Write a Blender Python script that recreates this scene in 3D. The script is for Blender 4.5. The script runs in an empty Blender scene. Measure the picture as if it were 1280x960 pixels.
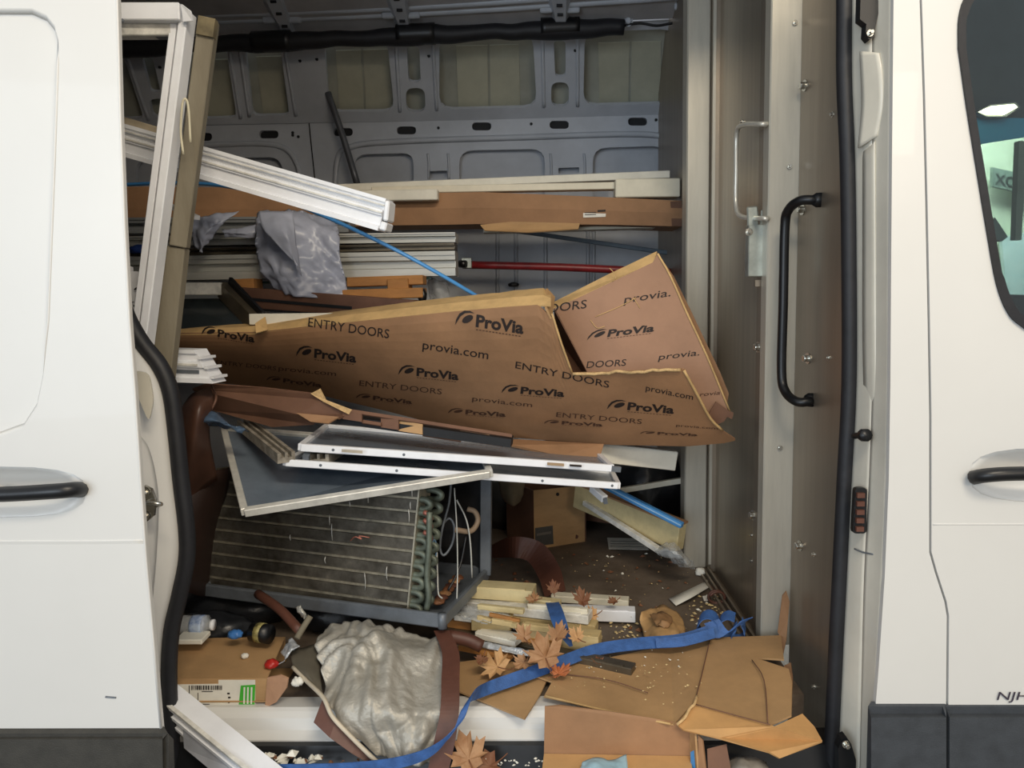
import bpy, bmesh, math, random
from mathutils import Vector, Matrix, noise
from mathutils.geometry import tessellate_polygon
random.seed(7)
SC = bpy.context.scene
COL = SC.collection
V = Vector
R = math.radians

# ------------------------------------------------------------------ camera
F_PX = 967.0
CAM = V((0, 0, .85))
def cam_axes(pitch, yaw, roll):
    p, y, r = R(pitch), R(yaw), R(roll)
    f = V((-math.sin(y)*math.cos(p), math.cos(y)*math.cos(p), -math.sin(p)))
    right = V((math.cos(y), math.sin(y), 0)); up = right.cross(f)
    return (right*math.cos(r)+up*math.sin(r), up*math.cos(r)-right*math.sin(r), f)
AR, AU, AF = cam_axes(6, 1.5, -1)
cd = bpy.data.cameras.new('camera'); cam = bpy.data.objects.new('camera', cd); COL.objects.link(cam)
cd.sensor_width = 36; cd.lens = F_PX/1280*36; cd.clip_start = .02
m = Matrix((AR, AU, -AF)).transposed().to_4x4(); m.translation = CAM
cam.matrix_world = m
SC.camera = cam
# ------------------------------------------------------------------ world, lamps, exposure
wd = bpy.data.worlds.new('world'); SC.world = wd; wd.use_nodes = True
bg = wd.node_tree.nodes['Background']; bg.inputs[0].default_value = (.92, .96, 1.0, 1); bg.inputs[1].default_value = .55
def area(name, loc, target, sx, sy, power, color):
    l = bpy.data.lights.new(name, 'AREA'); l.shape = 'RECTANGLE'; l.size = sx; l.size_y = sy
    l.energy = power; l.color = color
    o = bpy.data.objects.new(name, l); COL.objects.link(o); o.location = loc
    o.rotation_euler = (V(target)-V(loc)).to_track_quat('-Z', 'Y').to_euler()
    return o
area('daylight_from_garage_entrance', (-2.4, -3.4, 1.25), (-.3, 2.6, 1.0), 3.2, 2.4, 112, (.78, .89, 1.0))
area('garage_ceiling_lamp', (1.7, -2.6, 2.0), (.1, 2.4, .7), 1.6, .5, 36, (1, .83, .62))
area('garage_ceiling_lamp_overhead', (.55, -.55, 2.55), (.1, 1.75, 0), 1.3, .35, 46, (1, .87, .68))
area('cab_wall_fill', (2.4, 4.3, 2.3), (2.9, 4.9, 1.0), 1.2, .3, 120, (1, .98, .92))  # added fill, brightens the pale wall beyond the cab
vs = SC.view_settings; vs.view_transform = 'Standard'; vs.look = 'None'; vs.gamma = 1; vs.use_curve_mapping = False; vs.exposure = 0.0

# ------------------------------------------------------------------ picture frame -> place
def ray(px, py): return AF + AR*((px-640)/F_PX) - AU*((py-480)/F_PX)
def W(px, py, Y): d = ray(px, py); return CAM + d*(Y/d.y)
def WZ(px, py, Z=0.0): d = ray(px, py); return CAM + d*((Z-CAM.z)/d.z)
def WX(px, py, X): d = ray(px, py); return CAM + d*(X/d.x)
def PL(px, py, pl):
    d = ray(px, py); p, n = pl
    return CAM + d*((p-CAM).dot(n)/d.dot(n))
def plane3(a, b, c):
    a, b, c = V(a), V(b), V(c); return (a, (b-a).cross(c-a).normalized())
def toward(p, d): return p + (CAM-p).normalized()*d

# ------------------------------------------------------------------ materials
def lin(h):
    if isinstance(h, str):
        h = h.lstrip('#'); h = [int(h[i:i+2], 16)/255 for i in (0, 2, 4)]
        h = [c/12.92 if c <= .04045 else ((c+.055)/1.055)**2.4 for c in h]
    return (h[0], h[1], h[2], 1)
MATS = {}
def mat(name, c, rough=.6, metal=0, var=.12, scale=9, bump=0, bscale=60, stretch=(1,1,1), c2=None, spec=.5, coat=0, trans=0, emit=0, alpha=1, c3=None):
    """Principled with noise colour variation (object space) and optional noise relief."""
    if name in MATS: return MATS[name]
    M = bpy.data.materials.new(name); M.use_nodes = True; nt = M.node_tree; N = nt.nodes; L = nt.links
    b = N['Principled BSDF']
    b.inputs['Roughness'].default_value = rough; b.inputs['Metallic'].default_value = metal
    b.inputs['Specular IOR Level'].default_value = spec; b.inputs['Coat Weight'].default_value = coat
    b.inputs['Transmission Weight'].default_value = trans; b.inputs['Alpha'].default_value = alpha
    tc = N.new('ShaderNodeTexCoord'); mp = N.new('ShaderNodeMapping'); mp.inputs['Scale'].default_value = stretch
    L.new(tc.outputs['Object'], mp.inputs['Vector'])
    nz = N.new('ShaderNodeTexNoise'); nz.inputs['Scale'].default_value = scale; nz.inputs['Detail'].default_value = 5
    nz.inputs['Roughness'].default_value = .65
    L.new(mp.outputs[0], nz.inputs['Vector'])
    cr = N.new('ShaderNodeValToRGB'); a = lin(c); d = lin(c2) if c2 else tuple(x*(1-var*2) for x in a[:3])+(1,)
    e = tuple(min(1, x*(1+var)) for x in a[:3])+(1,)
    cr.color_ramp.elements[0].position = .3; cr.color_ramp.elements[0].color = d
    cr.color_ramp.elements[1].position = .62; cr.color_ramp.elements[1].color = a if c2 else e
    if c3: el = cr.color_ramp.elements.new(.78); el.color = lin(c3)
    L.new(nz.outputs['Fac'], cr.inputs[0]); L.new(cr.outputs[0], b.inputs['Base Color'])
    if emit:
        b.inputs['Emission Color'].default_value = a; b.inputs['Emission Strength'].default_value = emit
    if bump:
        n2 = N.new('ShaderNodeTexNoise'); n2.inputs['Scale'].default_value = bscale; n2.inputs['Detail'].default_value = 4
        L.new(mp.outputs[0], n2.inputs['Vector'])
        bp = N.new('ShaderNodeBump'); bp.inputs['Strength'].default_value = bump; bp.inputs['Distance'].default_value = .004
        L.new(n2.outputs['Fac'], bp.inputs['Height']); L.new(bp.outputs[0], b.inputs['Normal'])
    MATS[name] = M; return M
def glass(name, tint, gloss=.12, rough=.03):
    M = bpy.data.materials.new(name); M.use_nodes = True; nt = M.node_tree; N = nt.nodes; L = nt.links
    N.remove(N['Principled BSDF'])
    t = N.new('ShaderNodeBsdfTransparent'); t.inputs[0].default_value = lin(tint)
    g = N.new('ShaderNodeBsdfGlossy'); g.inputs['Roughness'].default_value = rough
    lw = N.new('ShaderNodeLayerWeight'); lw.inputs[0].default_value = .35
    ad = N.new('ShaderNodeMath'); ad.operation = 'ADD'; ad.inputs[1].default_value = gloss; ad.use_clamp = True
    ml = N.new('ShaderNodeMath'); ml.operation = 'MULTIPLY'; ml.inputs[1].default_value = .6
    mx = N.new('ShaderNodeMixShader')
    L.new(lw.outputs['Fresnel'], ml.inputs[0]); L.new(ml.outputs[0], ad.inputs[0]); L.new(ad.outputs[0], mx.inputs[0])
    L.new(t.outputs[0], mx.inputs[1]); L.new(g.outputs[0], mx.inputs[2]); L.new(mx.outputs[0], N['Material Output'].inputs[0])
    MATS[name] = M; return M
M_BODY = mat('white_van_paint', '#d6d5d1', .36, 0, .015, 2, coat=.12)
M_JAMB = mat('cream_jamb_paint', '#d3cfc2', .35, 0, .06, 4, coat=.2)
M_GREY = mat('interior_grey_paint', '#b9bec6', .42, 0, .08, 3, coat=.1)
M_SKIN = mat('bare_outer_skin', '#a9aa9e', .3, 0, .10, 4, coat=.3)
M_PAD = mat('sound_pad', '#b3b29f', .45, 0, .08, 5)
M_ROOF = mat('roof_grey', '#aeacad', .5, 0, .1, 4)
M_DARK = mat('dark_void', '#15161a', .7, 0, .2)
M_RUBBER = mat('black_rubber', '#1b1c21', .55, 0, .15, 20, bump=.15)
M_CLAD = mat('grey_plastic_cladding', '#3c4045', .62, 0, .1, 30, bump=.25, bscale=400)
M_BLACK = mat('black_plastic', '#131417', .38, 0, .2)
M_STEEL = mat('brushed_steel', '#a79d8e', .34, .85, .07, 3, stretch=(14, 14, .5), bump=.1, bscale=14)
M_STEELD = mat('brushed_steel_dull', '#978c7e', .42, .7, .05, 3, stretch=(9, 9, .5), bump=.05, bscale=14)
M_ALU = mat('anodised_aluminium', '#c0bbae', .45, .35, .06, 5, stretch=(6, 6, .6))
M_ZINC = mat('zinc_plate', '#b7bdb6', .35, .7, .12, 20)
M_CHROME = mat('bolt_steel', '#c8c6be', .22, .95, .05)
M_WIRE = mat('pale_wire', '#d6d3c8', .3, .4, .05)
M_VINYL = mat('white_vinyl', '#eeF0f4', .4, 0, .03, 12)
M_VINYLD = mat('dirty_white_vinyl', '#dcdad2', .5, 0, .15, 30)
M_CREAM = mat('cream_painted_board', '#ded8c4', .55, 0, .06, 8)
M_FOAM = mat('white_board', '#e2dfd2', .6, 0, .05, 12)
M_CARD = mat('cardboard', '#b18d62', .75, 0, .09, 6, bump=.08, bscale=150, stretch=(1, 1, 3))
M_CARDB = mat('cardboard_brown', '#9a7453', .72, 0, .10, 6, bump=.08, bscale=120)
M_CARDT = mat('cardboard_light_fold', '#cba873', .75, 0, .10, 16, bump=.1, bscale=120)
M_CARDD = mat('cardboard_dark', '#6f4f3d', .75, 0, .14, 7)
M_FLUTE = mat('torn_flute', '#c9a877', .85, 0, .2, 60, bump=.5, bscale=200)
M_INK = mat('black_ink', '#231815', .7, 0, .15, 60)
M_INKF = mat('faint_ink', '#4c3123', .75, 0, .2, 60)
M_PAPER = mat('paper', '#e3e0d5', .7, 0, .05, 20)
M_GREEN = mat('green_print', '#3fae2e', .6, 0, .05)
M_FLOOR = mat('dirty_floor_mat', '#74675a', .62, 0, .25, 7, bump=.25, bscale=120, c2='#55493d', c3='#85786a')
M_WOODG = mat('weathered_wood', '#837c6b', .75, 0, .16, 9, stretch=(1, 1, .25), bump=.2, bscale=90, c2='#6d6452')
M_WOODY = mat('raw_pine', '#cdb683', .65, 0, .16, 12, stretch=(.3, 1, 1), bump=.15, bscale=80)
M_WOODP = mat('yellow_painted_wood', '#cdbd90', .55, 0, .10, 14)
M_PALLET = mat('pallet_wood', '#b07a41', .7, 0, .18, 14, stretch=(.3, 1, 1), bump=.2)
M_PLASTIC = mat('grey_plastic_sheet', '#b3b8c9', .32, 0, .10, 8, c2='#9ca2b5', bump=.2, bscale=40)
M_SILVER = mat('silver_tarp', '#b4b0a6', .46, .25, .10, 10, bump=.7, bscale=80, c2='#9d988c')
M_BROWN = mat('brown_vinyl', '#5d3a2e', .5, 0, .14, 10, bump=.15)
M_BROWNB = mat('brown_board', '#6d4d3d', .6, 0, .12, 10)
M_BRONZE = mat('bronze_rail', '#6a6152', .4, .6, .15, 10)
M_BLUE = mat('blue_strap', '#39609c', .6, 0, .15, 40, bump=.3, bscale=300)
M_BLUEP = mat('blue_plastic_strip', '#4b90cf', .35, 0, .06)
M_RED = mat('red_paint', '#7e1f22', .4, 0, .15, 20)
M_FIN = mat('aluminium_fins', '#6a665e', .5, .45, .3, 24, c2='#454139', c3='#857f73')
M_FINW = mat('fin_row_edge', '#a39d8c', .45, .5, .2, 40)
M_PAN = mat('grey_steel_pan', '#6a7077', .45, .25, .12, 14)
M_COPPER = mat('verdigris_copper', '#6d7568', .5, .35, .25, 30, c2='#4a5047')
M_COPR = mat('red_copper', '#a5695a', .45, .5, .2, 30)
M_LEAF = mat('dry_leaf_orange', '#ad8560', .7, 0, .25, 30, c2='#8d6039')
M_LEAF2 = mat('dry_leaf_tan', '#c79d6c', .7, 0, .2, 30, c2='#a97c4e')
M_LEAF3 = mat('dry_leaf_brown', '#7f573b', .7, 0, .2, 30, c2='#6b3c20')
M_BAG = mat('paper_bag', '#c19a68', .7, 0, .12, 20, bump=.3)
M_GLOVE = mat('pale_blue_cloth', '#a9cfe0', .6, 0, .08, 30)
M_CLEAR = mat('clear_plastic_film', '#dfe2e2', .18, 0, .1, 30, bump=.5, bscale=60, alpha=.38)
M_GLASS = glass('dark_cab_glass', '#d3dddb', .04, .02)
M_PANE = glass('grey_storm_glass', '#8e98a6', .20, .10)
M_HAZEPANE = mat('hazy_pane_glass', '#7c8896', .26, .2, .15, 6, c2='#66717d')  # pale blue-grey base colour carries the reflection and haze on the panes
M_BIN = mat('black_bag', '#1c1e22', .32, 0, .2, 10, bump=.4, bscale=40)
M_REDP = mat('red_plastic', '#b52b24', .3, 0, .1)
M_TINT = mat('blue_tint_band', '#1e7aa0', .3, 0, .05)
M_WALLG = mat('garage_wall', '#d7dac3', .7, 0, .05)
M_LAMPREFL = mat('lamp_reflection_glow', '#fff0c0', .5, emit=14)  # glow for the lamp reflection in the cab window
M_CONC = mat('garage_concrete', '#77746e', .8, 0, .15, 5)

# ------------------------------------------------------------------ mesh helpers
def tag(o, label=None, cat=None, group=None, kind=None):
    if label: o['label'] = label
    if cat: o['category'] = cat
    if group: o['group'] = group
    if kind: o['kind'] = kind
    return o
def link(name, me, M, parent=None, smooth=False):
    o = bpy.data.objects.new(name, me); COL.objects.link(o)
    if M: me.materials.append(M)
    if smooth:
        for p in me.polygons: p.use_smooth = True
    if parent is not None: o.parent = parent
    return o
def mk(name, vs_, fs, M, parent=None, smooth=False):
    me = bpy.data.meshes.new(name); me.from_pydata([tuple(v) for v in vs_], [], fs); me.update()
    bm = bmesh.new(); bm.from_mesh(me); bmesh.ops.recalc_face_normals(bm, faces=bm.faces); bm.to_mesh(me); bm.free()
    return link(name, me, M, parent, smooth)
def empty(name, label=None, cat=None, group=None, kind=None):
    o = bpy.data.objects.new(name, None); COL.objects.link(o); o.empty_display_size = .05
    return tag(o, label, cat, group, kind)
def frame(t, up):
    t = t.normalized(); s = t.cross(V(up))
    if s.length < 1e-4: s = t.cross(V((1, 0, 0)))
    s.normalize(); return t, s, s.cross(t).normalized()
def beam(name, p0, p1, prof, M, parent=None, up=(0, 0, 1), bevel=0, smooth=False, taper=1):
    """prof: list of (a, b) in metres; a along side, b along up."""
    p0, p1 = V(p0), V(p1); t, s, u = frame(p1-p0, up); n = len(prof)
    vs_ = [p0+s*a+u*b for a, b in prof]+[p1+s*a*taper+u*b*taper for a, b in prof]
    fs = [tuple(range(n)), tuple(range(n, 2*n))]+[(i, (i+1) % n, n+(i+1) % n, n+i) for i in range(n)]
    me = bpy.data.meshes.new(name); me.from_pydata([tuple(v) for v in vs_], [], fs)
    bm = bmesh.new(); bm.from_mesh(me); bmesh.ops.recalc_face_normals(bm, faces=bm.faces)
    if bevel: bmesh.ops.bevel(bm, geom=bm.edges[:], offset=bevel, segments=1, affect='EDGES', clamp_overlap=True)
    bm.to_mesh(me); bm.free()
    return link(name, me, M, parent, smooth)
def rect(w, h, ox=0, oy=0): return [(ox-w/2, oy-h/2), (ox+w/2, oy-h/2), (ox+w/2, oy+h/2), (ox-w/2, oy+h/2)]
def box(name, a, b, M, parent=None, bevel=0):
    a, b = V(a), V(b); c = (a+b)/2; d = b-a
    return beam(name, (a.x, c.y, c.z), (b.x, c.y, c.z), rect(abs(d.y), abs(d.z)), M, parent, bevel=bevel)
def cr(pts, n):
    """Catmull-Rom through pts, n per span."""
    P = [V(p) for p in pts]; P = [P[0]*2-P[1]]+P+[P[-1]*2-P[-2]]; out = []
    for i in range(1, len(P)-2):
        for k in range(n):
            t = k/n
            out.append(.5*((2*P[i])+(P[i+1]-P[i-1])*t+(2*P[i-1]-5*P[i]+4*P[i+1]-P[i+2])*t*t+(3*P[i]-P[i-1]-3*P[i+1]+P[i+2])*t**3))
    out.append(P[-2]); return out
def tube(name, pts, r, M, parent=None, n=6, seg=8, sm=True, ry=None):
    P = cr(pts, n) if sm else [V(p) for p in pts]
    vs_, fs = [], []; t0 = None; s = u = None
    for i, p in enumerate(P):
        t = (P[min(i+1, len(P)-1)]-P[max(i-1, 0)]).normalized()
        if s is None:
            t, s, u = frame(t, (0, 0, 1) if abs(t.z) < .9 else (0, 1, 0))
        else:
            s = (s-t*s.dot(t)).normalized(); u = s.cross(t).normalized()
        rr = r(i/(len(P)-1)) if callable(r) else r
        for k in range(seg):
            a = 2*math.pi*k/seg; vs_.append(p+s*math.cos(a)*rr+u*math.sin(a)*(ry or rr))
    for i in range(len(P)-1):
        for k in range(seg):
            fs.append((i*seg+k, i*seg+(k+1) % seg, (i+1)*seg+(k+1) % seg, (i+1)*seg+k))
    fs.append(tuple(range(seg))); fs.append(tuple(range((len(P)-1)*seg, len(P)*seg)))
    return mk(name, vs_, fs, M, parent, True)
def solid(name, vs_, fs, th, M, parent=None, smooth=False, direction=None):
    """A sheet with faces fs given real thickness th (away from camera or along direction)."""
    vs_ = [V(v) for v in vs_]; nv = len(vs_)
    nrm = [V() for _ in vs_]
    for f in fs:
        n = V()
        for i in range(len(f)):
            a, b = vs_[f[i]], vs_[f[(i+1) % len(f)]]; n += a.cross(b)
        if n.length: n.normalize()
        c = sum((vs_[i] for i in f), V())/len(f)
        if direction is not None:
            if n.dot(direction) < 0: n = -n
        elif n.dot(c-CAM) < 0: n = -n
        for i in f: nrm[i] += n
    back = [v+(n.normalized() if n.length > 1e-6 else V((0, 1, 0)))*th for v, n in zip(vs_, nrm)]
    ed = {}
    for f in fs:
        for i in range(len(f)):
            e = (f[i], f[(i+1) % len(f)]); k = tuple(sorted(e)); ed.setdefault(k, []).append(e)
    F = [tuple(f) for f in fs]+[tuple(i+nv for i in reversed(f)) for f in fs]
    for k, l in ed.items():
        if len(l) == 1: a, b = l[0]; F.append((b, a, a+nv, b+nv))
    return mk(name, vs_+back, F, M, parent, smooth)
def sheet(name, pts, th, M, parent=None, direction=None):
    """One polygon (list of 3D points) with thickness."""
    P = [V(p) for p in pts]; tr = tessellate_polygon([P])
    return solid(name, P, [tuple(t) for t in tr], th, M, parent, direction=direction)
def plate(name, outer, holes, mapf, th, M, parent=None):
    """Plate with holes: 2D loops, triangulated flat, then mapped to the place and thickened."""
    loops = [[V((x, y, 0)) for x, y in l] for l in [outer]+holes]
    flat = [p for l in loops for p in l]
    tr = tessellate_polygon(loops)
    return solid(name, [mapf(p.x, p.y) for p in flat], [tuple(t) for t in tr], th, M, parent)
def rquad(q, r=.22, n=3):
    """Quad with rounded corners."""
    out = []; q = [V((x, y, 0)) for x, y in q]
    L = min((q[i]-q[(i+1) % 4]).length for i in range(4))*r
    for i in range(4):
        p = q[i]; a = (q[i-1]-p).normalized()*L; b = (q[(i+1) % 4]-p).normalized()*L
        for k in range(n+1):
            t = k/n; c = (p+a)*(1-t)**2+p*2*t*(1-t)+(p+b)*t*t; out.append((c.x, c.y))
    return out
def surf(name, ctrl, nu, nv, M, th=.0015, parent=None, amp=0, fs_=6, ridge=0, rs=5, seed=0, smooth=True, direction=None, crease=0):
    """Smooth sheet through a grid of control points with crumples."""
    rows = [cr(r, nu) for r in ctrl]; cols = list(zip(*rows)); G = [cr(c, nv) for c in cols]
    nI, nJ = len(G), len(G[0]); vs_ = []
    for i in range(nI):
        for j in range(nJ):
            p = G[i][j]
            du = G[min(i+1, nI-1)][j]-G[max(i-1, 0)][j]; dv = G[i][min(j+1, nJ-1)]-G[i][max(j-1, 0)]
            n = du.cross(dv); n = n.normalized() if n.length > 1e-9 else V((0, -1, 0))
            h = 0
            if amp: h += amp*noise.noise(p*fs_+V((seed, seed*2, 0)))
            if ridge:
                q = p*rs+V((seed*3, 0, seed)); q += V((noise.noise(q*.7), noise.noise(q*.7+V((9, 0, 0))), 0))*.8
                h += ridge*(1-2*abs(noise.noise(q)))+ridge*.45*(1-2*abs(noise.noise(q*2.3)))
            if crease:
                w_ = noise.noise(p*6+V((seed, 0, 0)))*.5
                for a_, sl, sc, am in ((.6, 5, 26, 1), (-.9, 4, 22, .8), (1.5, 6, 38, .5)):
                    ca, sa = math.cos(a_+w_*.6), math.sin(a_+w_*.6)
                    q = V(((p.x*ca+p.z*sa)*sl+w_, (-p.x*sa+p.z*ca)*sc+w_*2, seed+a_*7))
                    h += crease*am*(.6-1.6*abs(noise.noise(q)))
            vs_.append(p+n*h)
    fs = [(i*nJ+j, (i+1)*nJ+j, (i+1)*nJ+j+1, i*nJ+j+1) for i in range(nI-1) for j in range(nJ-1)]
    return solid(name, vs_, fs, th, M, parent, smooth, direction)
def ribbon(name, pts, M, th=.0012, parent=None, n=7, label=None):
    """pts: list of (centre, half-width vector)."""
    C = cr([p for p, w in pts], n); Wd = cr([w for p, w in pts], n); vs_ = []
    for c, w in zip(C, Wd): vs_ += [c-w, c, c+w]
    fs = [(3*i+k, 3*i+k+1, 3*i+k+4, 3*i+k+3) for i in range(len(C)-1) for k in (0, 1)]
    return solid(name, vs_, fs, th, M, parent, False)
FONTC = {}
def text_mesh(s, bold=0, shear=0):
    k = (s, bold, shear)
    if k not in FONTC:
        c = bpy.data.curves.new('lettering', 'FONT'); c.body = s; c.offset = bold; c.shear = shear; c.resolution_u = 3
        o = bpy.data.objects.new('lettering', c); COL.objects.link(o)
        dg = bpy.context.evaluated_depsgraph_get(); dg.update()
        me = bpy.data.meshes.new_from_object(o.evaluated_get(dg))
        bpy.data.objects.remove(o); bpy.data.curves.remove(c)
        vs_ = [tuple(v.co) for v in me.vertices]; fs = [tuple(p.vertices) for p in me.polygons]
        bpy.data.meshes.remove(me)
        FONTC[k] = (vs_, fs)
    return FONTC[k]
def lettering(name, s, a, b, hgt, S, M, parent, bold=0, shear=0, mirror=False):
    """Print s from pixel a to pixel b (baseline); hgt = (dx, dy) of the capital height; S maps a pixel to the surface."""
    vs_, fs = text_mesh(s, bold, shear)
    x0 = min(v[0] for v in vs_); x1 = max(v[0] for v in vs_); out = []
    for x, y, z in vs_:
        t = (x-x0)/(x1-x0); t = 1-t if mirror else t
        px = a[0]+(b[0]-a[0])*t+hgt[0]*y/.72; py = a[1]+(b[1]-a[1])*t+hgt[1]*y/.72
        out.append(toward(S(px, py), .0012))
    me = bpy.data.meshes.new(name); me.from_pydata([tuple(v) for v in out], [], fs); me.update()
    return link(name, me, M, parent)
def bolt(name, p, n, r, M, parent, h=.012):
    p, n = V(p), V(n).normalized()
    o = beam(name, p, p+n*h, [(r*math.cos(k*math.pi/3), r*math.sin(k*math.pi/3)) for k in range(6)], M, parent, up=(0, .1, 1), bevel=r*.18)
    beam('washer', p, p+n*h*.25, [(r*1.5*math.cos(k*math.pi/6), r*1.5*math.sin(k*math.pi/6)) for k in range(12)], M, o if o.parent is None or o.parent.parent is None else parent, up=(0, .1, 1))
    return o

# ================================================================== THE SETTING: the van
# ---- garage ground
tag(box('ground', (-5, -5, -.75), (6, 7, -.65), M_CONC), 'grey concrete garage floor under the van', kind='structure')
# ---- cargo floor
fl = tag(box('floor', (-2.7, 1.60, -.05), (.575, 3.25, 0), M_FLOOR), 'dirty grey-brown cargo floor of the van', kind='structure')
# ---- far wall
WB_L = 3.2
def far_low(px, py): return W(px, py, WB_L)
UP_A, UP_B = W(600, 150, WB_L), W(600, 42, 2.98)
UPPL = plane3(UP_A, UP_B, UP_A+V((1, 0, .006)))
def far_up(px, py): return PL(px, py, UPPL)
wb = tag(empty('wall_back'), 'grey painted ribbed inner side wall of the van', kind='structure')
upper_holes = [
    [(108, 82), (155, 72), (180, 148), (130, 149)],
    [(235, 63), (283, 60), (296, 147), (236, 149)], [(306, 58), (350, 57), (362, 144), (316, 145)],
    [(405, 52), (484, 50), (493, 139), (412, 140)], [(549, 46), (666, 43), (671, 134), (549, 137)],
    [(731, 40), (842, 36), (841, 129), (729, 132)]]
rib_holes = [[(177, 72), (191, 72), (201, 115), (188, 115)], [(186, 124), (206, 123), (210, 146), (191, 147)],
    [(508, 58), (524, 58), (526, 103), (511, 103)], [(507, 110), (531, 110), (532, 140), (508, 140)],
    [(692, 51), (707, 51), (707, 96), (694, 96)], [(689, 103), (711, 103), (711, 133), (689, 133)]]
plate('upper_panel', [(-330, 70), (150, 55), (500, 38), (905, 22), (905, 141), (600, 150), (150, 158), (-330, 172)],
      [rquad(q, .18) for q in upper_holes]+[rquad(q, .42, 4) for q in rib_holes], far_up, .02, M_GREY, wb)
slots = []
for cx, cy in ((253, 171), (336, 168), (429, 165), (508, 163), (602, 158), (699, 156), (797, 152)):
    slots.append(rquad([(cx-12, cy-5), (cx+12, cy-5), (cx+12, cy+5), (cx-12, cy+5)], .5, 4))
for cx, cy in ((253, 171), (336, 168), (429, 165), (508, 163), (602, 158), (699, 156), (797, 152)):
    p = far_low(cx, cy); box('slot_shade_box', p+V((-.05, .019, -.025)), p+V((.05, .04, .025)), M_DARK, wb)  # dark box paints the shade seen through each slot
recess = [[(170, 200), (350, 196), (366, 275), (170, 275)], [(443, 193), (517, 191), (517, 275), (443, 275)],
          [(574, 188), (681, 186), (681, 275), (574, 275)], [(741, 185), (832, 182), (838, 275), (741, 275)],
          [(536, 214), (559, 213), (559, 222), (536, 223)], [(698, 210), (724, 209), (724, 216), (698, 217)]]
plate('lower_panel', [(-330, 172), (150, 158), (600, 150), (905, 141), (905, 700), (-330, 700)],
      slots+[rquad(q, .2, 4) for q in recess], far_low, .018, M_GREY, wb)
def skinmap(d): return lambda x, y: (far_up(x, y) if y < 150 else far_low(x, y))+V((0, d, 0))
plate('outer_skin', [(-330, 60), (905, 20), (905, 150), (-330, 150)], [], lambda x, y: far_up(x, y)+V((0, .075, 0)), .01, M_SKIN, wb)
plate('outer_skin', [(-330, 150), (905, 138), (905, 700), (-330, 700)], [], lambda x, y: far_low(x, y)+V((0, .045, 0)), .01, M_GREY, wb)
# sound pads seen through the openings, each a separate square
for a in ([(414, 56), (446, 55), (450, 137), (419, 138)], [(449, 55), (482, 54), (488, 136), (453, 137)],
          [(568, 50), (608, 49), (609, 133), (571, 134)], [(611, 49), (648, 48), (650, 131), (612, 132)],
          [(750, 46), (790, 45), (788, 129), (751, 130)], [(793, 45), (830, 44), (830, 126), (791, 128)],
          [(240, 68), (276, 67), (288, 142), (240, 144)], [(312, 64), (345, 63), (354, 139), (322, 140)]):
    plate('sound_pad', a, [], lambda x, y: far_up(x, y)+V((0, .069, 0)), .005, M_PAD, wb)
# pressed beads and flanges
def bead(pts, r, f, name='pressed_bead'): return tube(name, [f(x, y)+V((0, -.002, 0)) for x, y in pts], r, M_GREY, wb, 5, 6)
bead([(120, 186), (250, 182), (330, 180), (362, 190), (376, 222), (378, 270)], .012, far_low)
bead([(420, 270), (421, 205), (438, 184), (500, 177), (650, 172), (800, 168), (832, 178), (840, 215), (841, 270)], .012, far_low)
for x0, y0, x1, y1 in ((495, 54, 500, 140), (541, 52, 546, 138), (678, 47, 680, 134), (722, 46, 722, 133), (300, 62, 312, 146), (287, 62, 301, 148), (356, 60, 370, 145), (160, 74, 186, 150)):
    bead([(x0, y0), ((x0+x1)/2, (y0+y1)/2), (x1, y1)], .007, far_up, 'rib_flange')
for x in (535, 560, 688, 730): bead([(x, 192), (x+1, 206), (x+1, 224)], .005, far_low)
tube('panel_seam', [far_low(x, y)+V((0, -.001, 0)) for x, y in ((386, 150), (389, 180), (394, 228))], .0025, M_DARK, wb)
for x in (622, 645, 682, 735, 742): bead([(x, 288), (x, 420), (x, 560)], .008, far_low)
for (x, y) in ((375, 76), (396, 74), (366, 169), (373, 171), (548, 160), (664, 155), (820, 150), (200, 84), (719, 63), (536, 70), (366, 166)):
    p = (far_up if y < 150 else far_low)(x, y)
    beam('rivet_hole', p+V((0, -.003, 0)), p+V((0, .002, 0)), [(.006*math.cos(k*.785), .006*math.sin(k*.785)) for k in range(8)], M_DARK, wb)
# ---- sloping roof edge and roof
ce = tag(empty('ceiling'), 'dark grey metal van roof with cross ribs', kind='structure')
def roofmap(x, y):
    t = (50-y)/110; return W(x, y, 3.0-.42*t)
gx = [-330+i*(1250/10) for i in range(11)]
plate('roof_edge_panel', [(-330, 75), (905, 20), (905, -70), (-330, -70)], [], roofmap, .01, M_ROOF, ce)
z_roof = max(W(640, -70, 2.56).z, 1.98)
box('roof_panel', (-2.7, 1.45, z_roof), (.66, 2.62, z_roof+.02), M_ROOF, ce)
def rpt(x, y, d=.012): return toward(roofmap(x, y), d)
for x0, y0, x1, y1, w in ((362, 46, 330, -24, 17), (506, 38, 490, -24, 17), (701, 28, 697, -24, 18), (865, 22, 868, -24, 16)):
    def rq(k, side, d): return rpt(x0+(x1-x0)*k+side*w*(.55+.5*k), y0+(y1-y0)*k, d)
    secs_ = []
    for k in (0, .5, 1): secs_.append([rq(k, -1, .004), rq(k, -.62, .05), rq(k, .62, .05), rq(k, 1, .004)])
    solid('roof_rib', [p for s_ in secs_ for p in s_], [(a*4+b, a*4+b+1, a*4+b+5, a*4+b+4) for a in (0, 1) for b in range(3)], .004, M_GREY, ce)
    for k in (.2, .42, .64):
        q = rq(k, 0, .054); box('rib_hole', q+V((-.010, -.002, -.006)), q+V((.010, .004, .006)), M_DARK, ce)
    for sd_ in (-1.35, 1.35):
        q = rq(.3, sd_, .02); beam('rib_bracket', q+V((-.022, 0, 0)), q+V((.022, 0, 0)), rect(.02, .022), M_GREY, ce, bevel=.004)
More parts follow.
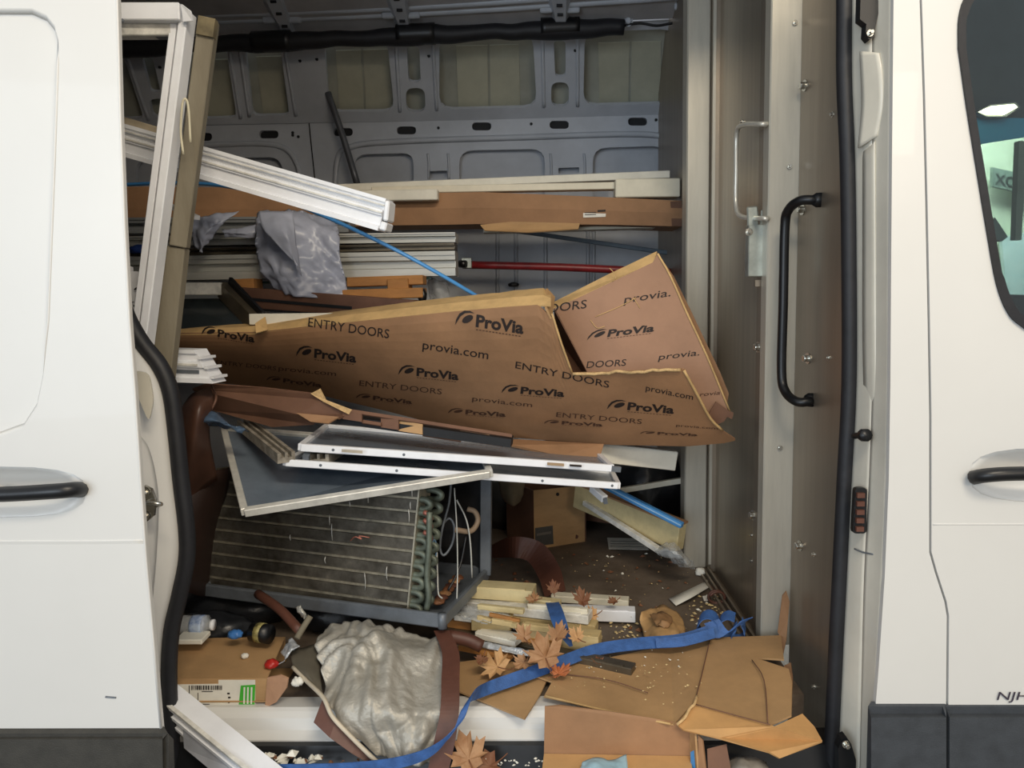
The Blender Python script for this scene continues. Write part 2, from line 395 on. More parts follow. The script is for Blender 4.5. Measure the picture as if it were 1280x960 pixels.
for ya, yb in ((20, 2), (12, -8)):
    tube('roof_bead', [rpt(150, ya+10, .004), rpt(500, ya-2, .004), rpt(860, yb-6, .004)], .011, M_GREY, ce)
# ---- dark cable harness along the roof edge
hn = empty('cable_harness', 'black wrapped cable harness running along the roof edge of the cargo wall', 'cable')
def hp(x, y): return W(x, y, 2.9)
random.seed(3)
pts = [hp(120+i*20, 62-(i*20)*.0435+random.uniform(-1.5, 1.5)) for i in range(34)]
tube('wrapped_bundle', pts, lambda t: .030*(1+.12*math.sin(t*23)), M_RUBBER, hn, 3, 10)
tube('loose_cable', [hp(780, 32), hp(800, 29), hp(820, 32), hp(840, 29), hp(850, 27)], .005, M_BLACK, hn, 5, 6)
for x, y in ((340, 52), (520, 43), (700, 35)):
    tube('tape_band', [hp(x-24, y+1), hp(x, y), hp(x+24, y-1)], .037, M_BLACK, hn, 4, 10)
bolt('clip', hp(785, 27), (0, -1, 0), .012, M_GREY, hn)
# ---- near wall (the body side around the door opening), rear end
wf = tag(empty('wall_near'), 'inner face of the van side beside the door opening', kind='structure')
box('side_panel', (-2.7, 1.44, -.6), (-.80, 1.50, z_roof+.02), M_BODY, wf)
box('door_header', (-.80, 1.44, 1.86), (.66, 1.52, z_roof+.02), M_BODY, wf)
tag(box('wall_left', (-2.76, 1.44, -.6), (-2.7, 3.3, z_roof), M_GREY), 'rear end of the cargo space', kind='structure')
# ---- bulkhead (right)
wr = tag(empty('wall_right'), 'stainless steel bulkhead between cargo space and cab', kind='structure')
ZT = z_roof
box('end_post', (.475, 2.40, 0), (.545, 2.47, ZT), M_ALU, wr, .004)
box('far_partition', (.52, 2.47, 0), (.56, 3.2, ZT), M_STEELD, wr)
box('track_channel', (.546, 2.36, 0), (.60, 2.47, ZT), M_STEELD, wr, .003)
beam('track_lip', W(887, 705, 2.36), W(887, 705, 2.36)+V((0, 0, ZT)), rect(.008, .008), M_ALU, wr)
box('steel_door_panel', (.562, 1.885, 0), (.582, 2.36, ZT), M_STEEL, wr)
box('steel_door_fold', (.560, 1.90, 0), (.563, 1.945, ZT), M_STEELD, wr)
box('front_post', (.553, 1.842, 0), (.628, 1.888, ZT), M_ALU, wr, .003)
box('post_edge_strip', (.6285, 1.838, 0), (.634, 1.848, ZT), M_CREAM, wr)
box('steel_side_panel', (.622, 1.50, -.3), (.636, 1.84, ZT), M_STEELD, wr)
# floor track
for k, dx in enumerate((0, .014, .028)):
    box('floor_track', (.510+dx, 1.80, 0), (.516+dx, 2.36, .010+.004*k), M_STEELD, wr)
# bolts on panels
for px, py in ((1007, 107), (1011, 448), (1001, 682), (1004, 262)):
    bolt('bolt_head', WX(px, py, .622), (-1, -.15, 0), .0085, M_CHROME, wr, .014)
for px, py in ((1041, 143), (1036, 447), (1018, 693), (1018, 858)): bolt('rivet', WX(px, py, .622), (-1, 0, 0), .004, M_CHROME, wr, .006)
for px, py in ((949, 434), (943, 644)): bolt('bolt_head', WX(px, py, .562), (-1, -.15, 0), .010, M_CHROME, wr, .014)
for px, py in ((940, 669), (940, 701), (928, 152)): bolt('rivet', WX(px, py, .562), (-1, 0, 0), .004, M_CHROME, wr, .006)
for px, py in ((994, 28), (987, 208), (981, 380), (975, 560)):
    p = W(px, py, 1.838); bolt('rivet', p, (0, -1, 0), .004, M_CHROME, wr, .005)
# white wire grab handle on the door panel
tube('wire_handle', [WX(962, 155, .562), WX(962, 155, .555)+V((-.02, 0, 0)), WX(930, 156, .53), WX(921, 166, .53), WX(920, 215, .53), WX(920, 258, .53), WX(928, 271, .53), WX(955, 273, .54), WX(960, 273, .562)], .006, M_WIRE, wr, 5, 8)
# latch
lt = box('latch_plate', WX(933, 345, .562)+V((-.012, -.02, 0)), WX(940, 282, .562)+V((0, .02, 0)), M_STEELD, wr, .002)
p0 = W(944, 346, 1.895); p1 = W(945, 281, 1.895)
beam('latch_body', p0, p1, rect(.042, .03), M_ZINC, wr, up=(0, 1, 0), bevel=.002)
beam('latch_tongue', W(941, 283, 1.885), W(940, 258, 1.885), rect(.026, .008), M_ZINC, wr, up=(0, 1, 0), bevel=.003)
beam('latch_tongue', W(953, 283, 1.89), W(955, 262, 1.89), rect(.014, .006), M_ZINC, wr, up=(0, 1, 0), bevel=.003)
beam('latch_foot', W(951, 358, 1.9), W(951, 350, 1.9), rect(.03, .012), M_STEELD, wr, up=(0, 1, 0))
bolt('latch_screw', W(936, 290, 1.88), (0, -1, 0), .006, M_CHROME, wr)
# black grab handle on the side panel
hx = .622
tube('black_grab_handle', [WX(1022, 250, hx), WX(1016, 250, hx-.014), WX(1000, 251, .585), WX(986, 262, .572), WX(981, 285, .570), WX(979, 380, .570), WX(977, 465, .570), WX(982, 490, .574), WX(996, 502, .588), WX(1010, 502, hx-.012), WX(1014, 501, hx)], .0105, M_BLACK, wr, 6, 10)
for q in ((1023, 250), (1013, 500)): tube('handle_foot', [WX(*q, hx+.002), WX(*q, hx-.006)], .016, M_BLACK, wr, 2, 10)

# ---- door sill and step
sl = tag(empty('trim_1'), 'white painted door sill above a black step', kind='structure')
zs = W(480, 923, 1.52).z
def sillz(px, py, Y): return W(px, py, Y)
beam('sill_face', (-.75, 0, 0), (.47, 0, 0), [(-1.60, .0), (-1.556, .001), (-1.548, -.004), (-1.538, -.014), (-1.532, zs+.012), (-1.515, zs), (-1.515, zs-.03), (-1.60, zs-.03)], M_BODY, sl, bevel=0)
beam('sill_rib', (-.72, 1.538, -.028), (.46, 1.536, -.028), rect(.004, .004), M_JAMB, sl)
beam('black_step_lip', (-.78, 0, 0), (.66, 0, 0), [(-1.56, zs-.002), (-1.50, zs-.004), (-1.485, zs-.05), (-1.56, zs-.05)], M_BLACK, sl)
box('step_tread', (-.80, 1.36, -.20), (.68, 1.56, -.135), M_RUBBER, sl)
for i in range(5): beam('tread_rib', (-.78, 1.38+i*.024, -.133), (.66, 1.38+i*.024, -.133), rect(.009, .008), M_BRONZE if i == 2 else M_RUBBER, sl)
box('step_riser', (-.8, 1.54, -.14), (.68, 1.57, zs-.02), M_BLACK, sl)

# ---- right B-pillar jamb, seal
jb = tag(empty('trim_2'), 'cream painted door jamb with a black rubber seal', kind='structure')
def strip(name, A, B, M, parent, th=.004, mid=None, n=8, k=5):
    """Skin between two pixel polylines with depths; mid = bulge towards camera."""
    a = cr([W(*p) for p in A], n); b = cr([W(*p) for p in B], n); vs_ = []; w = k
    for p, q in zip(a, b):
        for i in range(w+1):
            t = i/w; v = p.lerp(q, t)
            if mid: v = v+V((0, -mid*math.sin(math.pi*t), 0))
            vs_.append(v)
    fs = [(i*(w+1)+j, i*(w+1)+j+1, (i+1)*(w+1)+j+1, (i+1)*(w+1)+j) for i in range(len(a)-1) for j in range(w)]
    return solid(name, vs_, fs, th, M, parent, True)
sR = [(1056, -160), (1056, 0), (1056, 100), (1060, 200), (1062, 330), (1062, 480), (1056, 600), (1050, 720), (1044, 840), (1038, 980), (1034, 1100)]
tube('door_seal', [W(x, y, 1.50) for x, y in sR], .0155, M_RUBBER, jb, 5, 10)
strip('jamb_inner', [(x+6, y, 1.495) for x, y in sR], [(x, y, 1.44) for x, y in ((1090, -160), (1090, 0), (1090, 100), (1090, 200), (1090, 330), (1090, 480), (1086, 600), (1080, 720), (1077, 840), (1074, 980), (1072, 1100))], M_JAMB, jb, mid=.006)
strip('jamb_outer', [(x, y, 1.44) for x, y in ((1090, -160), (1090, 0), (1090, 100), (1090, 200), (1090, 330), (1090, 480), (1086, 600), (1080, 720), (1077, 840), (1074, 980), (1072, 1100))],
      [(x, y, 1.385) for x, y in ((1118, -160), (1117, 0), (1116, 100), (1115, 200), (1114, 330), (1113, 480), (1111, 600), (1106, 720), (1098, 840), (1090, 980), (1088, 1100))], M_JAMB, jb, mid=-.006)
# pressed recess in the jamb
strip('jamb_pressing', [(1074, 64, 1.455), (1076, 110, 1.453), (1076, 140, 1.453), (1072, 185, 1.462)], [(1098, 66, 1.419), (1102, 90, 1.412), (1103, 130, 1.412), (1096, 170, 1.425)], M_JAMB, jb, mid=.001)
tube('jamb_scuff', [W(1068, 686, 1.462), W(1078, 690, 1.445), W(1092, 693, 1.42)], .0018, M_PAN, jb, 4, 5)
strip('jamb_pressing', [(1078, 190, 1.465), (1078, 300, 1.465), (1078, 420, 1.465), (1080, 520, 1.465)], [(1094, 175, 1.43), (1095, 300, 1.43), (1096, 420, 1.43), (1097, 515, 1.43)], M_JAMB, jb, mid=.012)
# latch at top, bumper, connector, lower latch
o = sheet('upper_lock_bracket', [W(x, y, 1.425) for x, y in ((1076, -12), (1098, -12), (1100, 8), (1095, 30), (1092, 46), (1087, 50), (1082, 44), (1083, 30), (1075, 24))], .02, M_BLACK, jb)
bolt('lock_bolt', W(1087, 42, 1.423), (0, -1, 0), .004, M_CHROME, jb)
tube('rubber_bumper', [W(1068, 545, 1.47), W(1076, 544, 1.44), W(1083, 544, 1.42)], lambda t: .006+.006*(t > .6), M_BLACK, jb, 5, 10)
con = sheet('contact_plate', [W(x, y, 1.435) for x, y in rquad([(1069, 610), (1084, 610), (1083, 667), (1066, 667)], .3)], .012, M_BLACK, jb)
for i in range(5):
    q = W(1075.5-i*.3, 619+i*10.5, 1.432)
    box('contact', q+V((-.007, -.004, -.0045)), q+V((.007, .004, .0045)), M_BROWN, jb)
o = sheet('lower_lock_bracket', [W(x, y, 1.43) for x, y in ((1048, 936), (1052, 924), (1058, 921), (1064, 930), (1070, 950), (1070, 985), (1049, 985))], .02, M_BLACK, jb)
bolt('lock_bolt', W(1057, 930, 1.425), (0, -1, 0), .005, M_CHROME, jb)
# ---- outer body panel and front door
bp = tag(empty('trim_3'), 'white outer body pillar with grey lower cladding', kind='structure')
YB = 1.382
gap = [(1149, -160), (1151, 0), (1155, 120), (1158, 250), (1161, 400), (1163, 520), (1163, 690), (1170, 715), (1182, 752), (1185, 770), (1184, 888)]
edge = [(1118, -160), (1117, 0), (1116, 100), (1115, 200), (1114, 330), (1113, 480), (1111, 600), (1106, 720), (1098, 840), (1094, 888)]
def bodyd(py): return YB
plate('pillar_panel', edge+[(x-1.5, y) for x, y in reversed(gap)], [], lambda x, y: W(x, y, YB), .012, M_BODY, bp)
sheet('gap_shadow', [W(x-4, y, bodyd(y)+.02) for x, y in gap]+[W(x+4, y, bodyd(y)+.02) for x, y in reversed(gap)], .01, M_BLACK, bp, direction=V((0, 1, 0)))
def clad(x0, x1, name, parent):
    z0 = W(640, 888, 1.37).z
    a = [W(x0, 890, 1.385), W(x1, 890, 1.385)]
    b = [W(x0, 897, 1.362), W(x1, 897, 1.362)]
    c = [W(x0, 960, 1.362), W(x1, 960, 1.362)]
    d = [W(x0-2, 1080, 1.375), W(x1, 1080, 1.375)]
    vs_ = a+b+c+d
    return solid(name, vs_, [(0, 1, 3, 2), (2, 3, 5, 4), (4, 5, 7, 6)], .02, M_CLAD, parent, direction=V((0, 1, 0)))
clad(1089, 1183, 'lower_cladding', bp)
fd = tag(empty('door_2'), 'white cab door with black handle and dark window', kind='structure')
XR = 2100
win = [(1200, 60), (1201, 20), (1212, -8), (1240, -22), (1900, -30), (1900, 470), (1420, 470), (1330, 440), (1280, 408), (1262, 390), (1248, 355), (1236, 290), (1222, 205), (1210, 130)]
win = [(p.x, p.y) for p in cr([V((x, y, 0)) for x, y in win]+[V((1200, 60, 0))], 4)][:-1]
dmap = lambda x, y: W(x, y, bodyd(y)-.002)
dout = [(x+1.5, y) for x, y in gap]+[(XR, 888), (XR, -160)]
def sup(cx, cy, rx, ry, n=20):
    f = lambda v: abs(v)**.7*(1 if v > 0 else -1)
    return [(cx+rx*f(math.cos(2*math.pi*j/n)), cy+ry*f(math.sin(2*math.pi*j/n))) for j in range(n)]
pocket = sup(1316, 594, 104, 34)
plate('door_skin', dout, [win, pocket], dmap, .012, M_BODY, fd)
wl = [(x, y) for x, y in win]; wc = (1350, 230)
def grow(l, d): return [(x-d if x < 1300 else x+d, y-d*.7 if y < 100 else (y+d*.7 if y > 380 else y)) for x, y in l]
plate('window_seal', grow(win, 1), [[(x+8 if x < 1300 else x-8, y+6 if y < 20 else (y-7 if y > 350 else y)) for x, y in win]], lambda x, y: W(x, y, bodyd(y)-.008), .02, M_RUBBER, fd)
plate('window_glass', grow(win, 0), [], lambda x, y: W(x, y, bodyd(y)+.012), .004, M_GLASS, fd)
def bowl(name, cx, cy, rx, ry, Y, depth, parent, M):
    vs_, fs = [], []; n, k = 20, 6
    for i in range(k+1):
        t = i/k
        for j in range(n):
            a = 2*math.pi*j/n; s = 1-t
            ex = abs(math.cos(a))**.7*(1 if math.cos(a) > 0 else -1); ey = abs(math.sin(a))**.7*(1 if math.sin(a) > 0 else -1)
            p = W(cx+rx*s*ex, cy+ry*s*ey, Y); vs_.append(p+V((0, depth*(1-(1-t)**2), 0)))
    fs = [(i*n+j, i*n+(j+1) % n, (i+1)*n+(j+1) % n, (i+1)*n+j) for i in range(k) for j in range(n)]
    return solid(name, vs_, fs, .004, M, parent, True)
bowl('handle_pocket', 1316, 594, 104, 34, YB+.002, .03, fd, M_BODY)
tube('door_handle', [W(1217, 597, 1.372), W(1235, 594, 1.352), W(1275, 592, 1.345), W(1380, 592, 1.345), W(1412, 596, 1.37)], .016, M_BLACK, fd, 5, 10, ry=.013)
strip('body_crease', [(1166, 655, 1.379), (1300, 655, 1.379), (2000, 655, 1.379)], [(1166, 659, 1.381), (1300, 659, 1.381), (2000, 659, 1.381)], M_BODY, fd)
clad(1187, XR, 'lower_cladding', fd)
o = lettering('door_lettering', 'NJH', (1246, 875), (1286, 875), (1.0, -10.5), lambda x, y: W(x, y, bodyd(y)-.004), mat('dark_decal', '#3a3440', .5), fd, bold=.004, shear=.12)
# ---- cab interior seen through the glass
wg = tag(empty('window_1'), 'far cab window with a blue shade band', kind='structure')
YW = 2.9
def cw(x, y, d=0): return W(x, y, YW+d)
sheet('headliner', [cw(1150, -200), cw(1420, -200), cw(1420, 160), cw(1180, 146)], .03, mat('dark_headliner', '#2c3138', .8, 0, .2, 6), wg)
sheet('shade_band', [cw(1180, 146, -.01), cw(1420, 150, -.01), cw(1420, 160, -.01), cw(1290, 170, -.01), cw(1220, 181, -.01), cw(1180, 178, -.01)], .006, M_TINT, wg)
sheet('window_pane', [cw(1180, 150, .01), cw(1420, 150, .01), cw(1420, 480, .01), cw(1180, 480, .01)], .004, M_GLASS, wg)
sheet('window_post', [cw(1274, 176, -.02), cw(1283, 176, -.02), cw(1277, 300, -.02), cw(1269, 300, -.02)], .03, mat('grey_post', '#5d6a61', .6), wg)
sheet('dashboard', [cw(1236, 382, -.1), cw(1262, 368, -.1), cw(1420, 372, -.1), cw(1420, 560, -.1), cw(1200, 560, -.1)], .08, M_BLACK, wg)
sheet('mirror_edge', [cw(1244, 272, -.05), cw(1260, 296, -.05), cw(1252, 302, -.05), cw(1236, 296, -.05)], .02, mat('mottled_grey', '#4b5a58', .5), wg)
tag(sheet('wall_garage', [W(1120, -260, 5.0), W(1700, -260, 5.0), W(1700, 800, 5.0), W(1120, 800, 5.0)], .05, M_WALLG), 'pale garage wall beyond the cab', kind='structure')
gs = empty('wall_sign', 'grey sign board with dark letters seen through the cab glass', 'sign')
sheet('sign_board', [W(1241, 209, 4.9), W(1300, 222, 4.9), W(1300, 246, 4.9), W(1241, 233, 4.9)], .03, mat('sign_grey', '#77857b', .6), gs)
lettering('sign_lettering', 'XCUN', (1244, 229), (1293, 240), (0, -13), lambda x, y: W(x, y, 4.895), mat('sign_dark', '#27302c', .6), gs, bold=.02)
ns = empty('bright_outside_panel', 'pale blue-white panel standing in for the bright outside seen through the cab glass', 'board')  # added pale panel for the brightness outside the cab
sheet('panel', [W(1252, 297, 4.94), W(1330, 280, 4.94), W(1330, 400, 4.94), W(1262, 400, 4.94)], .03, mat('pale_sheet', '#eef7f8', .6, var=.1, scale=16, c2='#d2e6ea'), ns)
lp = empty('lamp_reflection', 'glowing patch standing in for a lamp reflection in the cab window', 'light')  # emissive patch painted where a lamp reflects in the window
sheet('reflection_glow', [W(1225, 139, 2.84), W(1238, 133, 2.84), W(1268, 130, 2.84), W(1272, 134, 2.84), W(1256, 143, 2.84), W(1236, 143, 2.84)], .01, M_LAMPREFL, lp)
sheet('housing', [W(1222, 140, 2.853), W(1238, 131, 2.853), W(1270, 128, 2.853), W(1275, 134, 2.853), W(1258, 146, 2.853), W(1234, 146, 2.853)], .03, M_PAN, lp)  # invented backing behind the glowing reflection patch
# ---- left: sliding door (open, slid to the rear) and its jamb
sd = tag(empty('door_1'), 'white sliding side door pushed open to the rear', kind='structure')
YD = 1.28
def sdd(py): return YD
sedge = [(146, -160), (148, 0), (152, 150), (157, 280), (163, 400), (170, 490), (177, 600), (184, 700), (193, 800), (203, 914)]
sout = sedge+[(-900, 919), (-900, -160)]
smap = lambda x, y: W(x, y, sdd(y))
rec = [(-800, 8), (40, 10), (58, 18), (68, 30), (73, 50), (74, 80), (70, 200), (62, 400), (54, 470), (46, 510), (30, 535), (0, 546), (-800, 548)]
pock = sup(-10, 615, 118, 32)
plate('door_skin', sout, [rec, pock], smap, .008, M_BODY, sd)
def inset(l, d): return [(x-d if x > -100 else x, y+d if y < 60 else (y-d if y > 420 else y)) for x, y in l]
ri = inset(rec, 5)
vs_ = [smap(*p) for p in rec]+[smap(*p)+V((0, .012, 0)) for p in ri]; n = len(rec)
solid('recess_rim', vs_, [(i, (i+1) % n, n+(i+1) % n, n+i) for i in range(n)], .004, M_BODY, sd, True)
plate('recess_panel', ri, [], lambda x, y: smap(x, y)+V((0, .012, 0)), .006, M_BODY, sd)
# door edge return (thickness)
vs_ = []
for x, y in sedge: p = smap(x, y); vs_ += [p, p+V((-.006, .012, 0)), p+V((-.042, .06, 0))]
solid('door_edge', vs_, [(3*i+k, 3*i+k+1, 3*i+k+4, 3*i+k+3) for i in range(len(sedge)-1) for k in (0, 1)], .004, M_BODY, sd, True, direction=V((-1, 0, 0)))
plate('inner_panel', [(x-38, y) for x, y in sedge]+[(-900, 919), (-900, -160)], [], lambda x, y: smap(x, y)+V((0, .06, 0)), .006, M_JAMB, sd)
bowl('handle_pocket', -10, 615, 118, 32, YD+.002, .035, sd, M_BODY)
tube('door_handle', [W(103, 613, 1.30), W(94, 612, 1.265), W(70, 614, 1.25), W(0, 618, 1.25), W(-100, 620, 1.25), W(-130, 620, 1.29)], .016, M_BLACK, sd, 5, 10, ry=.0135)
strip('body_crease', [(-900, 676, 1.279), (0, 676, 1.279), (180, 675, 1.279)], [(-900, 682, 1.2803), (0, 682, 1.2803), (181, 681, 1.2803)], M_BODY, sd)
vs_ = [W(-900, 920, 1.283), W(205, 916, 1.283), W(-900, 927, 1.262), W(203, 924, 1.262), W(-900, 1080, 1.265), W(205, 1080, 1.265), W(214, 1080, 1.31), W(208, 925, 1.31)]
solid('lower_cladding', vs_, [(0, 1, 3, 2), (2, 3, 5, 4), (3, 7, 6, 5)], .012, mat('olive_grey_cladding', '#3a3833', .6, 0, .12, 30, bump=.25, bscale=400), sd, direction=V((0, 1, 0)))
tube('paint_scuff', [W(132, 871, YD-.0005), W(145, 872, YD-.0005)], .0016, M_PAN, sd)
# jamb
jl = tag(empty('trim_4'), 'white rear door jamb with lock striker and black seal', kind='structure')
seal = [(120, 330), (150, 378), (163, 405), (178, 430), (200, 458), (213, 490), (220, 540), (226, 600), (233, 660), (233, 700), (224, 745), (214, 790), (211, 850), (214, 920), (218, 1000), (220, 1100)]
tube('door_seal', [W(x, y, 1.50) for x, y in seal], .0165, M_RUBBER, jl, 5, 10)
inner = [(60, 340), (90, 380), (110, 405), (118, 430), (125, 458), (132, 490), (138, 540), (145, 600), (150, 660), (152, 700), (156, 745), (160, 790), (166, 850), (172, 920), (176, 1000), (178, 1100)]
strip('jamb_face', [(x-8, y, 1.495) for x, y in seal], [(x, y, 1.41) for x, y in inner], M_BODY, jl, mid=-.012, n=4)
sheet('jamb_window', [W(x, y, 1.43) for x, y in rquad([(158, 462), (186, 466), (192, 500), (186, 528)], .3)], .004, M_JAMB, jl)
strip('jamb_pressing', [(172, 540, 1.448), (188, 565, 1.455), (198, 620, 1.455), (196, 690, 1.455), (190, 760, 1.455)], [(160, 540, 1.44), (166, 565, 1.43), (172, 620, 1.42), (176, 690, 1.42), (178, 760, 1.42)], M_BODY, jl, mid=.006)
st = sheet('striker_plate', [W(x, y, 1.395) for x, y in ((172, 612), (180, 607), (189, 612), (194, 625), (192, 645), (184, 652), (175, 650))], .008, M_CHROME, jl)
tube('striker_loop', [W(180, 628, 1.395), W(186, 629, 1.375), W(201, 630, 1.38), W(196, 632, 1.40)], .004, M_CHROME, jl)
for q in ((181, 616), (181, 645)): bolt('striker_screw', W(*q, 1.393), (0, -1, 0), .006, M_CHROME, jl, .006)
sheet('dark_slot', [W(x, y, 1.385) for x, y in ((178, 648), (181, 660), (183, 694), (179, 690), (176, 660))], .006, M_BLACK, jl)

# ================================================================== THINGS
def thing(name, label, cat, group=None): return empty(name, label, cat, group)
def B(px, py, Y): return W(px, py, Y)
def poly(name, pts, th, M, parent=None, direction=None): return sheet(name, [W(*p) for p in pts], th, M, parent, direction)
def loft(name, secs, M, parent=None, smooth=False):
    n = len(secs[0]); vs_ = [V(p) for s in secs for p in s]
    fs = [(i*n+j, i*n+(j+1) % n, (i+1)*n+(j+1) % n, (i+1)*n+j) for i in range(len(secs)-1) for j in range(n)]
    fs += [tuple(range(n)), tuple(range((len(secs)-1)*n, len(secs)*n))]
    return mk(name, vs_, fs, M, parent, smooth)
def blob(name, c, r, M, parent=None, seed=0, amp=.25, sub=3, freq=2.2):
    bm = bmesh.new(); bmesh.ops.create_icosphere(bm, subdivisions=sub, radius=1)
    for v in bm.verts:
        d = v.co.normalized(); h = 1+amp*noise.noise(d*freq+V((seed*3.1, 0, seed)))+amp*.6*(1-2*abs(noise.noise(d*freq*2+V((seed, 5, 0)))))
        q = V((d.x*r[0], d.y*r[1], d.z*r[2]))*h; q.z = max(q.z, -r[2]*.8); v.co = V(c)+q
    me = bpy.data.meshes.new(name); bm.to_mesh(me); bm.free()
    return link(name, me, M, parent, True)
VP = [(-.03, -.036), (.03, -.036), (.03, -.026), (.024, -.024), (.024, -.004), (.03, -.002), (.03, .010), (.022, .012), (.022, .026), (.028, .028), (.028, .036), (-.03, .036)]
def vprof(w, h, flip=1): return [(a*flip*w/.06, b*h/.072) for a, b in VP]

# ---- steel pole leaning on the far wall
t = tag(tube('steel_pole', [W(410, 116, 3.12), W(430, 175, 3.11), W(447, 232, 3.09)], .013, mat('dull_steel', '#6e7075', .45, .6), None, 3, 10), 'thin grey steel pole leaning against the ribbed far wall', 'pole')

# ---- tall white window frame leaning behind the open door
t = thing('window_frame', 'tall white vinyl window frame leaning at the rear edge of the door opening', 'window frame')
top, bot = W(233, 14, 1.63), W(124, 870, 1.60)
UPC = (0, -1, 0)
beam('jamb', top, bot, [(-.009, .012), (.009, .012), (.009, -.03), (-.009, -.03)], M_VINYL, t, up=UPC, bevel=.002)
beam('jamb_groove', top, bot, [(.009, -.006), (.015, -.006), (.015, -.03), (.009, -.03)], M_VINYLD, t, up=UPC)
beam('jamb_lip', top, bot, [(.015, .004), (.029, .004), (.029, -.03), (.015, -.03)], M_VINYL, t, up=UPC, bevel=.0015)
beam('head_rail', W(-60, 17, 1.62), W(228, 17, 1.62), rect(.03, .034), M_VINYL, t, bevel=.002)
beam('head_stop', W(-60, 38, 1.64), W(218, 36, 1.64), rect(.03, .034), M_VINYLD, t, bevel=.002)
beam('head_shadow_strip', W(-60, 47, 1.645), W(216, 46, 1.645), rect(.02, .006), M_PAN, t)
poly('corner_cap', [(226, 5, 1.60), (237, 14, 1.60), (240, 26, 1.605), (229, 27, 1.605)], .006, M_VINYL, t)
beam('latch_pin', W(146, 25, 1.60), W(155, 26, 1.60), rect(.008, .007), M_PAN, t, bevel=.002)
t = thing('weathered_board', 'weathered grey-brown wooden board standing beside the white window frame', 'board')
a0, a1, a2 = W(257, 22, 1.66), W(220, 308, 1.66), W(158, 862, 1.64)
beam('upper_length', a0, a1, [(-.022, 0), (.014, .004), (.018, -.012), (.018, -.03), (-.018, -.03)], M_WOODG, t, up=UPC, bevel=.002)
beam('lower_length', a1+V((-.006, .006, 0)), a2, [(-.022, 0), (.022, .002), (.022, -.028), (-.022, -.028)], M_WOODG, t, up=UPC, bevel=.002)
beam('split_end', W(256, 21, 1.653), W(253, 44, 1.653), [(-.022, 0), (.012, .004), (.012, -.02), (-.02, -.02)], mat('splintered_wood', '#74694f', .8, 0, .2, 30), t, up=UPC)
tag(tube('bent_strip', [W(229, 193, 1.615), W(226, 165, 1.615), W(227, 140, 1.612), W(229, 126, 1.61), W(233, 125, 1.61), W(236, 140, 1.61), W(238, 178, 1.612)], .0026, mat('cream_strip', '#cfc8ae', .6), None, 5, 6), 'thin cream bent strip hooked on the white window frame', 'strip')

# ---- long white vinyl profile slanting across
t = thing('vinyl_profile', 'long white vinyl profile slanting down across the upper left of the load', 'profile')
p0, p1 = W(60, 148, 1.90), W(482, 270, 1.80)
beam('profile_body', p0, p1, vprof(.06, .074, 1), M_VINYL, t)
tt, ss, uu = frame(p1-p0, (0, 0, 1))
beam('profile_rib', p0-ss*-.031+uu*.004, p1-ss*-.031+uu*.004, rect(.004, .004), M_VINYLD, t)
beam('profile_rib', p0-ss*-.029+uu*.021, p1-ss*-.029+uu*.021, rect(.006, .003), M_VINYLD, t)
beam('end_clip', p1+uu*.01, p1+tt*.012+uu*.012, rect(.05, .045), M_VINYL, t, bevel=.003)
beam('end_clip', p1-uu*.024, p1+tt*.016-uu*.024, rect(.05, .02), M_VINYL, t, bevel=.003)
beam('wood_insert', p0+uu*.047, p0.lerp(p1, .36)+uu*.043, rect(.05, .016), mat('tan_insert', '#b9ab92', .7), t, bevel=.002)

# ---- blue strip
t = tag(tube('blue_strip', [W(120, 232, 2.2), W(245, 229, 2.15), W(330, 243, 2.06), W(400, 268, 1.99), W(480, 305, 1.96), W(545, 340, 1.98), W(606, 376, 2.04)], .0075, M_BLUEP, None, 6, 8, ry=.005), 'long thin blue plastic strip bowing from the rear of the load to the printed carton', 'strip')

# ---- long cardboard package and white trim boards on it
t = thing('long_package', 'long brown cardboard-wrapped package lying along the far wall', 'package')
secs = []
for px, y0, y1 in ((60, 234, 290), (200, 233, 290), (330, 235, 289), (460, 238, 282), (548, 241, 281), (600, 240, 280), (680, 243, 280), (770, 247, 281), (852, 251, 283)):
    f = W(px, (y0+y1)/2, 2.70); za = W(px, y0, 2.70).z; zb = W(px, y1, 2.70).z
    secs.append([(f.x, 2.70, zb), (f.x, 2.69, (za+zb)/2), (f.x, 2.70, za), (f.x, 2.88, za), (f.x, 2.88, zb)])
loft('wrapped_carton', secs, M_CARDB, t)
poly('lower_flap', [(600, 281, 2.69), (640, 277, 2.69), (725, 279, 2.69), (723, 286, 2.68), (660, 290, 2.67), (606, 288, 2.68)], .004, M_CARD, t)
poly('shipping_label', [(729, 262, 2.692), (758, 261, 2.692), (757, 271, 2.692), (729, 272, 2.692)], .001, M_PAPER, t)
poly('label_bar', [(747, 262.5, 2.69), (757, 262, 2.69), (757, 264.5, 2.69), (747, 265, 2.69)], .0005, M_INK, t)
for i in range(2): poly('label_line', [(731, 265.5+i*2.5, 2.69), (745, 265+i*2.5, 2.69), (745, 265.8+i*2.5, 2.69), (731, 266.3+i*2.5, 2.69)], .0004, M_INK, t)
poly('dark_end', [(838, 252, 2.694), (852, 251, 2.694), (852, 283, 2.694), (840, 282, 2.694)], .002, M_CARDD, t)
tag(beam('trim_board', W(330, 240, 2.84), W(836, 219, 2.84), rect(.05, .026), M_FOAM, bevel=.002), 'thin long grey-white trim board topmost on the long brown package', 'board')
tag(beam('trim_board', W(466, 239, 2.77), W(774, 233, 2.77), rect(.05, .024), M_CREAM, bevel=.002), 'cream trim board lying below the thin grey-white one on the package', 'board')
tag(beam('trim_block', W(768, 237, 2.74), W(848, 236, 2.74), rect(.07, .062), M_CREAM, bevel=.003), 'short cream board end on top of the package next to the bulkhead', 'board')
